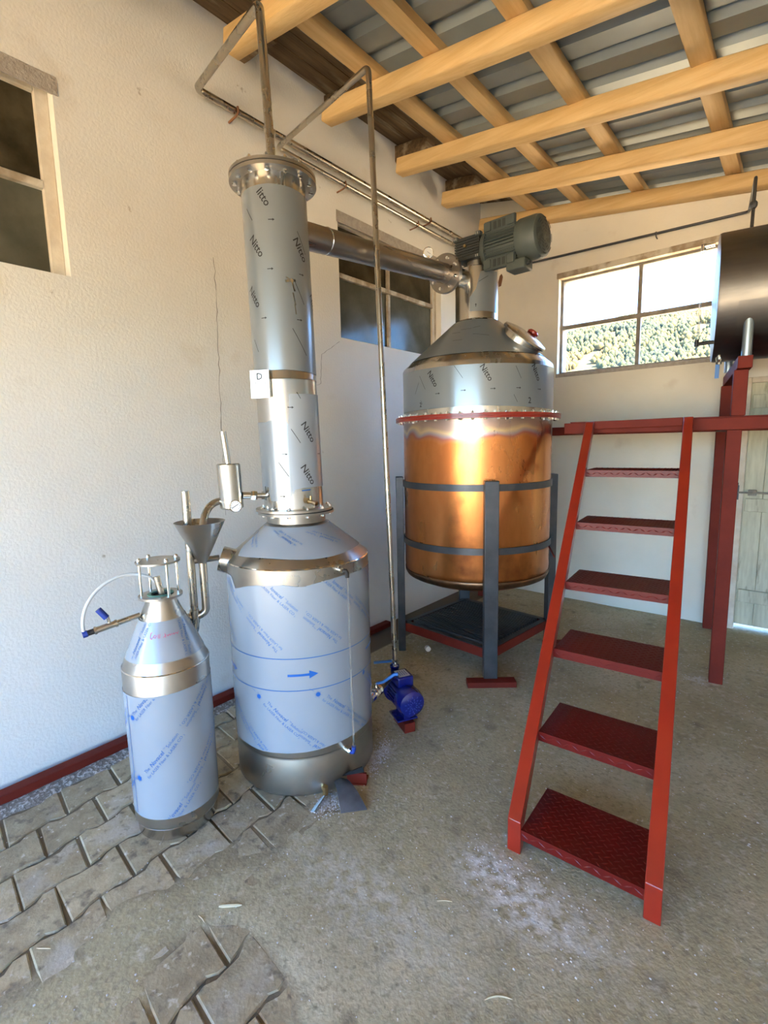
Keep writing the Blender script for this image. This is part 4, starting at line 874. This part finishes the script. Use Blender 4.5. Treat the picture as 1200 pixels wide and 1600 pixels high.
# ------------------------------------------------------------------ red ladder
A, B = V(-.262, 1.56, .1), V(-.537, 3.39, 1.612); A2, B2 = V(-.716, 1.54, .1), V(-1.068, 3.31, 1.606)
la = thing('ladder', V(-.49, 1.55, 0), 'bright red steel step ladder leaning on the platform', 'ladder')
xe = (A - A2); xe.z = 0; xe.normalize()
def stringer(P, Q):
    h = (Q - P); hz = V(h.x, h.y, 0); run = hz.length; hz.normalize(); sl = h.z / run; d = .052; e = .038
    # side outline in (run, z): foot, then slope
    poly = [(-.010, 0), (.042, 0), (.042, .082), (run + .0, h.z + .1 - .040), (run + .0, h.z + .1 + .004), (run - .028, h.z + .1 + .004), (-.010, .1 + .028)]
    return [V(P.x, P.y, 0) + hz * s_ + V(0, 0, z) for s_, z in poly]
for P, Q in ((A, B), (A2, B2)):
    pl_ = stringer(P, Q); sub('stringer', lambda b: b.prism([p - xe * .025 for p in pl_], xe * .05), red, la, bevel=.003)
def tread(zc):
    t = (zc - .1) / (B.z - A.z); t2 = (zc - .1) / (B2.z - A2.z); R_ = A.lerp(B, t) - xe * .025; L_ = A2.lerp(B2, t2) + xe * .025
    R_.z = L_.z = zc; d = (R_ - L_).normalized(); w = (R_ - L_).length; bk = V(-d.y, d.x, 0); dep = .272; lip = .034
    b = MB(); b.obox(L_ + d * w / 2 + bk * dep / 2, d * (w / 2), bk * (dep / 2), V(0, 0, .0025)); b.obox(L_ + d * w / 2 - V(0, 0, lip / 2), d * (w / 2), bk * .0025, V(0, 0, lip / 2 + .0025))
    b.obox(L_ + d * w / 2 + bk * dep - V(0, 0, lip / 2), d * (w / 2), bk * .0025, V(0, 0, lip / 2))
    tr_ = b.build('tread', red_tread, la, sharp=30)
    b = MB(); nx, ny = int(w / .030), int(dep / .016)      # raised lozenges of the chequer plate
    def loz(c, u, v, n_): b.add([c - u, c - v, c + u, c + v, c + n_ * .0018], [(0, 1, 4), (1, 2, 4), (2, 3, 4), (3, 0, 4)])
    for j in range(ny):
        for i in range(nx):
            px = (i + .5 + (.5 if j % 2 else 0)) / nx * w; py = (j + .5) / ny * dep
            if px > w - .012: continue
            a = .62 if (j % 2) else -.62; u = d * math.cos(a) + bk * math.sin(a); v = d * -math.sin(a) + bk * math.cos(a)
            loz(L_ + d * px + bk * py + V(0, 0, .0026), u * .0125, v * .0036, V(0, 0, 1))
    for i in range(nx):
        px = (i + .5) / nx * w; a = .5 if i % 2 else -.5
        loz(L_ + d * px - V(0, 0, lip / 2) - bk * .0026, (d * math.cos(a) + V(0, 0, math.sin(a))) * .0155, (d * -math.sin(a) + V(0, 0, math.cos(a))) * .003, -bk)
    b.build('tread_pattern', red_tread, tr_)['kind'] = 'stuff'
for zc in (.097, .329, .570, .806, 1.057, 1.319): tread(zc)
tl, tr2 = B2 + xe * .025, B - xe * .025
bk_ = V(-xe.y, xe.x, 0)
sub('top_bar', lambda b: (b.obox((tl + tr2) / 2 + V(0, 0, -.020) - bk_ * .012, (tr2 - tl) / 2, bk_ * .004, V(0, 0, .024)), b.obox((tl + tr2) / 2 + V(0, 0, .0) + bk_ * .012, (tr2 - tl) / 2, bk_ * .024, V(0, 0, .003))), red_ox, la, bevel=.002)

# ------------------------------------------------------------------ small receiver flask
ck = V(-1.881, .850, 0)
kg = thing('receiver_flask', ck, 'small bottle-shaped steel vessel in printed blue film, standing on the pavers by the wall', 'vessel')
sub('flask_body', lambda b: b.lathe([(.155, .046), (.1605, .056), (.1605, .668), (.158, .674), (.056, .915), (.056, .930)], ck, n=72), steel_b, kg, sharp=25)
sub('foot_ring', lambda b: b.lathe([(.145, 0), (.1515, 0), (.1515, .034), (.156, .046), (.150, .050)], ck, n=72), steel, kg)
kf = sub('body_film', lambda b: shell(b, ck, .1622, (-140, 90), .097, [(-140, .59), (-60, .592), (0, .60), (90, .60)], nz=3, step=4), film_b, kg)
kcf = (.158, .674, .056, .915)
def kcone(a, z, off=.0018):
    L = math.hypot(.102, .241); r = .158 + (.056 - .158) * (z - .674) / .241; return ck + ang(a) * (r + off * .241 / L) + V(0, 0, z + off * .102 / L)
b = MB(); n = 50; vs = []
for i in range(n + 1):
    a = -150 + 240 * i / n
    for zz in (.712, .852): vs.append(kcone(a, zz))
b.add(vs, [(2 * i, 2 * i + 2, 2 * i + 3, 2 * i + 1) for i in range(n)]); kcfm = b.build('cone_film', film_b, kg)
sub('shoulder_weld', lambda b: b.lathe([(.159, -.003), (.162, 0), (.159, .003)], ck + V(0, 0, .671), n=72), chrome, kg)
sfk = cyl_surf(ck, .1632)
def clipk(pos): return lambda s, t: .10 < pos[1] + t < .588
for p, ro in (((-38.8, .356), 48), ((-50, .585), 48), ((-22, .13), 48), ((14.2, .531), 228), ((17.5, .293), 228), ((70, .42), 48), ((-104, .20), 228), ((-110, .45), 228)): b = MB(); novacel(b, p, ro, sfk, 1., clipk(p)); b.build('film_lettering', ink_pale, kf)
for p in ((-75.4, .262), (-77.9, .505)): mark('star_print', ink_blue, kf, star2d(.02), p, 0, sfk)
sub('line_print', lambda b: place2d(b, rect2d(.485, .003, 2), (-87.5, .345), 90, surf=sfk), ink_pale, kf)
sck = cone_surf(ck, .158, .674, .056, .915, .0034)
for p, ro in (((-72, .785), 78), ((14, .780), -98)): b = MB(); novacel(b, p, ro, sck, .85, lambda s, t: -.068 < t < .07); b.build('film_lettering', ink_pale, kcfm)
b = MB()      # red marker scribble, upside down
scr = [[(0, .002), (.004, .010), (.008, .004)], [(.010, .003), (.016, .009), (.018, .003), (.024, .008)], [(.026, .002), (.030, .009), (.034, .003), (.038, .010), (.041, .004)], [(.046, .014), (.048, -.002), (.046, .006), (.054, .012)], [(.066, .013), (.064, -.002)], [(.071, .013), (.070, -.001)], [(.076, .004), (.082, .012), (.088, .006), (.082, 0), (.076, .004)], [(.090, .008), (.094, .016), (.099, .010), (.096, -.006), (.090, -.010)]]
for s_ in scr:
    for (x0_, y0_), (x1_, y1_) in zip(s_, s_[1:]):
        L = math.hypot(x1_ - x0_, y1_ - y0_); place2d(b, [(-L / 2, -.0009), (L / 2, -.0009), (L / 2, .0009), (-L / 2, .0009)] and rect2d(L + .001, .0018), (-24, .805), 0, surf=lambda th, z, s, t, xm=(x0_ + x1_) / 2, ym=(y0_ + y1_) / 2, an=math.atan2(y1_ - y0_, x1_ - x0_): sck(th, z, -(.0) + (.050 - xm) + -(s * math.cos(an) - t * math.sin(an)), (.004 - ym) - (s * math.sin(an) + t * math.cos(an))))
b.build('marker_lettering', ink_red, kcfm)
# clamp plates, rods and inner tube on top
kp1 = sub('lower_plate', lambda b: b.lathe([(.034, .930), (.080, .930), (.080, .939), (.034, .939)], ck, n=48, close=True), steel_b, kg)
sub('gasket', lambda b: b.lathe([(.034, .9395), (.048, .9395), (.048, .942), (.034, .942)], ck, n=40, close=True), green_g, kp1)
sub('mouth', lambda b: b.lathe([(.0345, .932), (0, .932)], ck, n=32), dark_hole, kp1)
kp2 = sub('upper_plate', lambda b: b.lathe([(.004, 1.066), (.081, 1.066), (.081, 1.073), (.004, 1.073)], ck, n=48, close=True), steel_b, kg)
for a in (-24 - 88, -24 - 150, -24 + 25, -24 + 95):
    d = ang(a) * .066
    sub('tie_rod', lambda b: (b.cyl(ck + d + V(0, 0, .935), ck + d + V(0, 0, 1.08), .0052, 10), b.lathe([(.0085, 0), (.0085, .008), (.006, .014), (0, .016)], ck + d + V(0, 0, 1.0735), (0, 0, 1), 10)), chrome, kg)
sub('inner_tube', lambda b: b.tube([ck + V(.004, .004, .925), ck + V(-.006, -.008, 1.008)], .0125, 18), pipe_m, kg)
# sampling branch with cocks on the left
left = V(-.395, -.918, 0) ; s0 = ck + left * .074 + V(.01, -.008, .870); s1 = ck + left * .232 + V(.03, -.012, .842); bd = (s1 - s0).normalized()
sb = sub('sampling_branch', lambda b: (b.cyl(s0, s0.lerp(s1, .52), .0105, 14), b.cyl(s0.lerp(s1, .5), s0.lerp(s1, .56), .0145, 14), b.cyl(s0.lerp(s1, .56), s1, .0120, 14), b.cyl(s1 - bd * .008, s1, .015, 6)), pipe_m, kg)
sub('branch_tip', lambda b: b.cyl(s1, s1 + bd * .022, .0105, 12), black_p, sb)
sub('push_fitting', lambda b: b.cyl(s1 + bd * .022, s1 + bd * .038, .0125, 14), blue_d, sb)
cp = s0.lerp(s1, .66)
sub('cock_stem', lambda b: b.cyl(cp, cp + V(-.004, -.006, .035), .006, 10), chrome, sb)
sub('cock_knob', lambda b: b.cyl(cp + V(-.006, -.008, .030), cp + V(-.018, -.030, .066), .0115, 12), blue_d, sb)
hs = s1 + bd * .032; up = V(0, 0, 1)
h3 = ck + left * .075 + V(-.04, .03, 1.012)
pts = []
for i in range(25):
    t = i / 24; p = hs * (1 - t) ** 3 + (hs + V(-.01, -.02, .13)) * 3 * t * (1 - t) ** 2 + (h3 + left * .10 + V(0, 0, .035)) * 3 * t * t * (1 - t) + h3 * t ** 3; pts.append(p)
pts += [h3 - left * .03 + V(0, 0, -.012), h3 - left * .055 + V(0, 0, -.045), h3 - left * .06 + V(0, 0, -.085)]
tag(sub('hose', lambda b: b.tube(pts, .0058, 10), hose_m, None), 'thin translucent hose looping over the sampling cocks by the white wall', 'hose')

# filling funnel on its standpipe at the back of the flask
pa = V(-1.906, .995, 0); sm = V(-1.884, 1.036, 0)
fn = thing('filling_funnel', V(pa.x, pa.y, .74), 'steel funnel and standpipe mounted on the small vessel', 'funnel')
sub('standpipe', lambda b: b.tube([pa + V(.0, .0, 1.327), pa + V(0, 0, .79)], .0165, 20, cap=False), pipe_m, fn)
sub('standpipe_bore', lambda b: b.lathe([(.0162, 0), (0, 0)], pa + V(0, 0, 1.30), n=16), dark_hole, fn)
fu = sub('funnel_cone', lambda b: b.lathe([(.0165, 1.025), (.099, 1.196), (.101, 1.1985), (.0985, 1.1985), (.0165, 1.030)], sm, n=48), steel_b, fn)
sub('funnel_stem', lambda b: b.tube([sm + V(0, 0, 1.03)] + arc(sm + V(0, 0, 1.03), sm + V(0, 0, .812), pa + V(0, 0, .795), .03) + [pa + V(0, 0, .795)], .0160, 18), pipe_m, fn)
sub('tee_joint', lambda b: (b.lathe([(0, -.03), (.0195, -.028), (.021, 0), (.0195, .028), (0, .03)], pa + V(0, 0, .800), (0, 0, 1), 18), b.tube([pa + V(0, 0, .785), pa + V(.002, -.004, .745), pa + V(.006, -.03, .70)], [.019, .0165, .0175], 16)), pipe_m, fn)
sub('tee_branch', lambda b: b.cyl(pa + V(0, 0, .80), pa + V(-.018, -.048, .802), .015, 14), pipe_m, fn)
sub('cross_tube', lambda b: b.cyl(pa + V(0, 0, 1.035), sm + V(.0, .075, 1.032), .0125, 14), steel_d, fn)

# condensate pot with its own gauge, screwed to the column foot
hc_ = V(-1.902, 1.201, 0); tl_ = V(-.016, -.020, 0)
hp_ = thing('condensate_pot', hc_ + V(0, 0, 1.235), 'small steel pot with a round dial gauge, screwed to the column foot', 'pot')
sub('pot_body', lambda b: b.lathe([(0, 1.233), (.046, 1.233), (.050, 1.238), (.050, 1.424), (.046, 1.429), (0, 1.430)], hc_, n=40).warp(lambda p: p + tl_ * (p.z - 1.3)), steel, hp_)
sub('vent_tube', lambda b: b.tube([hc_ + V(-.002, -.003, 1.428), hc_ + V(-.010, -.013, 1.566)], .0135, 18), steel, hp_)
ua = hc_ + V(.03, .04, 1.288); ub = lean(cb + ang(-112) * cr + V(0, 0, 1.283)); ud = (ub - ua).normalized()
sub('union', lambda b: (b.cyl(ua, ub, .0125, 16), b.lathe([(0, -.014), (.021, -.014), (.023, 0), (.021, .014), (0, .014)], ua.lerp(ub, .5), ud, 6), b.cyl(ub - ud * .014, ub + ud * .004, .018, 16), b.cyl(ua, ua + ud * .03, .0165, 16)), chrome, hp_)
gq = hc_ + V(.050, -.012, 1.247); gn = V(.80, -.58, .12).normalized()
g2 = sub('dial_gauge', lambda b: (b.lathe([(0, -.014), (.024, -.012), (.0265, 0), (.0265, .006), (.0235, .008), (.0235, .004), (0, .004)], gq, gn, 28), b.cyl(gq - gn * .012, gq - gn * .04, .008, 10)), chrome, hp_)
sub('dial', lambda b: b.lathe([(.0232, .005), (0, .0052)], gq, gn, 24), white_p, g2)
gs = V(0, 0, 1).cross(gn).normalized(); gu = gn.cross(gs)
b = MB(); b.obox(gq + gn * .007 - gs * .002, (gs * .8 + gu * .5).normalized() * .015, (gu * .8 - gs * .5).normalized() * .0013, gn * .0005)
for k in range(11):
    a = math.radians(-40 + 26 * k); b.obox(gq + gn * .0058 + (gs * math.cos(a) + gu * math.sin(a)) * .018, (gs * math.cos(a) + gu * math.sin(a)) * .003, (gu * math.cos(a) - gs * math.sin(a)) * .0006, gn * .0003)
b.build('dial_print', ink_black, g2)['kind'] = 'stuff'
c0_ = hc_ + V(-.026, -.034, 1.268); c3_ = V(-1.896, 1.055, 1.05)
pts = []
for i in range(15):
    t = i / 14; pts.append(c0_ * (1 - t) ** 3 + (c0_ + V(-.035, -.055, -.004)) * 3 * t * (1 - t) ** 2 + (c3_ + V(-.01, -.01, .15)) * 3 * t * t * (1 - t) + c3_ * t ** 3)
sub('curved_outlet', lambda b: b.tube(pts, .0155, 16), pipe_m, hp_)

# ------------------------------------------------------------------ blue pump
P0 = V(-1.640, 1.985, 0); pdn = V(.885, -.465, 0).normalized(); psd = V(.465, .885, 0).normalized(); pz = .175
pu = thing('water_pump', V(-1.58, 1.955, 0), 'small bright blue electric pump on the floor beside the wide tank', 'pump')
sub('volute', lambda b: b.lathe([(0, -.03), (.030, -.03), (.05, -.022), (.078, -.012), (.080, .018), (.07, .026), (.05, .03), (0, .03)], P0 + V(0, 0, pz) + pdn * .012, pdn, 36), pump_m, pu)
sub('discharge_neck', lambda b: b.lathe([(0, 0), (.024, 0), (.022, .05), (.026, .054), (.026, .066), (0, .066)], P0 + V(0, 0, pz + .05) - pdn * .002, (0, 0, 1), 18), pump_m, pu)
mo_ = sub('motor_body', lambda b: b.lathe([(0, .03), (.060, .03), (.062, .045), (.062, .16), (0, .16)], P0 + V(0, 0, pz), pdn, 32), pump_m, pu)
for k in range(24):
    a = math.radians(k * 15); d = psd * math.cos(a) + V(0, 0, 1) * math.sin(a); t_ = psd * -math.sin(a) + V(0, 0, 1) * math.cos(a); sub('cooling_fin', lambda b: b.obox(P0 + V(0, 0, pz) + pdn * .10 + d * .065, pdn * .055, t_ * .0022, d * .006), pump_m, mo_)
fc = sub('fan_cover', lambda b: b.lathe([(.060, .150), (.072, .155), (.073, .20), (.066, .225), (.040, .238), (0, .241)], P0 + V(0, 0, pz), pdn, 36), pump_m, pu)
b = MB()
for ring in range(3):
    for k in range(10):
        a = math.radians(k * 36 + ring * 12); R = .018 + ring * .013; c_ = P0 + V(0, 0, pz) + pdn * (.2412 - (.0 if ring < 2 else .0035)) + (psd * math.cos(a) + V(0, 0, 1) * math.sin(a)) * R
        b.obox(c_, (psd * math.cos(a) + V(0, 0, 1) * math.sin(a)) * .0045, (V(0, 0, 1) * math.cos(a) - psd * math.sin(a)) * .0018, pdn * .0012)
b.build('vent_grille', blue_d, fc)['kind'] = 'stuff'
tb = sub('terminal_box', lambda b: b.obox(P0 + V(0, 0, pz + .085) + pdn * .098, pdn * .052, psd * .044, V(0, 0, .028)), pump_m, pu, bevel=.007)
sub('data_plate', lambda b: b.obox(P0 + V(0, 0, pz + .1135) + pdn * .098, pdn * .037, psd * .031, V(0, 0, .0008)), label_m, tb)
b = MB(); c_ = P0 + V(0, 0, pz + .1146) + pdn * .098
for k in range(4): b.obox(c_ + psd * (-.018 + .012 * k), pdn * .026, psd * .0016, V(0, 0, .0003))
b.build('plate_print', ink_pale, tb)['kind'] = 'stuff'
sub('pump_foot', lambda b: (b.obox(P0 + V(0, 0, .1) + pdn * .105, pdn * .055, psd * .018, V(0, 0, .045)), b.obox(P0 + V(0, 0, .057) + pdn * .105, pdn * .06, psd * .058, V(0, 0, .005))), pump_m, pu, bevel=.003)
sub('suction_union', lambda b: (b.cyl(P0 + V(0, 0, pz) - pdn * .018, P0 + V(0, 0, pz + .0) - pdn * .035, .027, 18)), brass, pu)
sub('suction_elbow', lambda b: b.tube([P0 + V(0, 0, pz) - pdn * .03, P0 + V(-.04, -.0, pz + .02), V(-1.632, 1.935, .250)], .018, 14), brass, pu)
# red packing piece under the pump
tag(sub('packing_block', lambda b: b.obox(P0 + V(0, 0, .026) + pdn * .115, pdn * .075, psd * .03, V(0, 0, .026)), red_ox, None, bevel=.002), 'small red steel packing piece under the blue pump', 'block')
# ------------------------------------------------------------------ loose bits on the floor
# bent offcut of dark sheet by the tank's foot
b = MB(); n = 8; vs = []
for i in range(n + 1):
    t = i / n
    a = V(-1.455, 1.335, .055).lerp(V(-1.345, 1.262, .006), t) + V(0, 0, .022 * math.sin(t * 3.1)); c = V(-1.425, 1.385, .050).lerp(V(-1.275, 1.345, .006), t) + V(0, 0, .016 * math.sin(t * 3.1)); vs += [a, (a + c) / 2 + V(0, 0, .012 * (1 - t)), c]
k = len(vs); vs += [v - V(0, 0, .003) for v in vs]
fs = []
for i in range(n):
    for j in range(2): q = i * 3 + j; fs += [(q, q + 1, q + 4, q + 3), (k + q + 3, k + q + 4, k + q + 1, k + q)]
    fs += [(i * 3, i * 3 + 3, k + i * 3 + 3, k + i * 3), (i * 3 + 5, i * 3 + 2, k + i * 3 + 2, k + i * 3 + 5)]
fs += [(0, 1, k + 1, k), (1, 2, k + 2, k + 1), (n * 3 + 1, n * 3, k + n * 3, k + n * 3 + 1), (n * 3 + 2, n * 3 + 1, k + n * 3 + 1, k + n * 3 + 2)]
b.add(vs, fs); tag(b.build('metal_offcut', offcut_m, None), 'bent dark offcut of sheet metal at the foot of the wide tank', 'offcut')
tag(sub('steel_bracket', lambda b: (b.obox(V(-1.428, 1.432, .028), V(.045, .03, 0), V(-.003, .0045, 0), V(0, 0, .026)), b.obox(V(-1.44, 1.45, .0035), V(.045, .03, 0), V(-.018, .027, 0), V(0, 0, .0035))), red_ox, None), 'small red angle bracket wedged beside the dark offcut', 'bracket')
tag(sub('black_shim', lambda b: b.prism([(-1.475, 1.385, .045), (-1.40, 1.455, .085), (-1.395, 1.46, .060)], (.008, -.008, .002)), black_p, None), 'pointed black shim stuck behind the red angle bracket', 'shim')
tag(sub('film_scrap', lambda b: b.prism([(-1.475, 1.262, .004), (-1.45, 1.19, .004), (-1.435, 1.195, .006), (-1.45, 1.275, .03)], (.001, .002, .002)), film_b, None), 'blue scrap of film at the foot of the wide tank', 'scrap')
tag(sub('bottle_cap', lambda b: b.lathe([(0, 0), (.017, 0), (.019, .003), (.019, .034), (.014, .036), (.013, .03), (0, .03)], V(-2.005, 2.80, .019), V(.75, -.6, .05), 24), white_p, None), 'white plastic cap on the floor by the copper still', 'cap')
# lime residue: crumbs lying on the floor
def crumbs(name, pts, label):
    b = MB()
    for (cx, cy, sx, sy, rot, n_) in pts:
        for _ in range(n_):
            u, v = random.gauss(0, sx), random.gauss(0, sy); x = cx + u * math.cos(rot) - v * math.sin(rot); y = cy + u * math.sin(rot) + v * math.cos(rot); r = random.uniform(.0012, .0042); z = max(floor_z(x, y), -.004)
            b.add([(x - r, y - r * .7, z), (x + r, y - r, z), (x + r * .8, y + r, z), (x - r, y + r * .8, z), (x, y, z + r * .9)], [(0, 1, 4), (1, 2, 4), (2, 3, 4), (3, 0, 4)])
    return tag(b.build(name, lime, None, sharp=80), label, 'residue', kind='stuff')
crumbs('lime_crumbs', [(-1.425, 1.275, .028, .035, .3, 350), (-1.48, 1.68, .02, .06, .5, 260), (-1.45, 1.56, .02, .05, .4, 160), (-.73, 1.43, .07, .05, .0, 130), (-.55, 1.38, .16, .09, .2, 130), (-.40, 3.46, .05, .03, 0, 60)], 'white lime crumbs scattered round the tank foot and ladder foot')
b = MB()
for _ in range(1500):
    x = random.uniform(-2.3, .2); y = random.uniform(.2, 4.2); r = random.uniform(.0012, .0036) * (1.2 if y > 2 else 1); z = max(floor_z(x, y), -.004)
    b.add([(x - r, y - r * .7, z), (x + r, y - r, z), (x + r * .8, y + r, z), (x - r, y + r * .8, z), (x, y, z + r * .8)], [(0, 1, 4), (1, 2, 4), (2, 3, 4), (3, 0, 4)])
tag(b.build('grit', lime, None, sharp=80), 'fine pale grit scattered over the concrete floor', 'grit', kind='stuff')
def splinter(px, L, w, rot, bend, label):
    x, y = px; z = max(floor_z(x, y), -.002) + .002; pts = []
    for i in range(7):
        t = i / 6 - .5; u, v = t * L, bend * (1 - 4 * t * t); pts.append((x + u * math.cos(rot) - v * math.sin(rot), y + u * math.sin(rot) + v * math.cos(rot), z))
    tag(sub('splinter', lambda b: b.tube(pts, [w * .5, w, w, w * 1.05, w, w * .9, w * .3], 6), chip_m, None), label, 'splinter', 'wood splinters on the floor')
splinter((-1.338, .745), .075, .0050, .75, 0, 'short thick pale splinter lying in front of the small vessel')
splinter((-.527, 1.051), .075, .0022, .70, .009, 'thin curved straw at the bottom edge on the concrete')
splinter((-.80, 1.203), .05, .0016, .62, .003, 'tiny straw in the middle of the bare concrete')
splinter((-1.37, .66), .035, .0018, 0, .002, 'tiny straw close beside the short thick splinter')
splinter((-1.66, .305), .045, .0016, .66, 0, 'thin straight straw lying on the pavers')
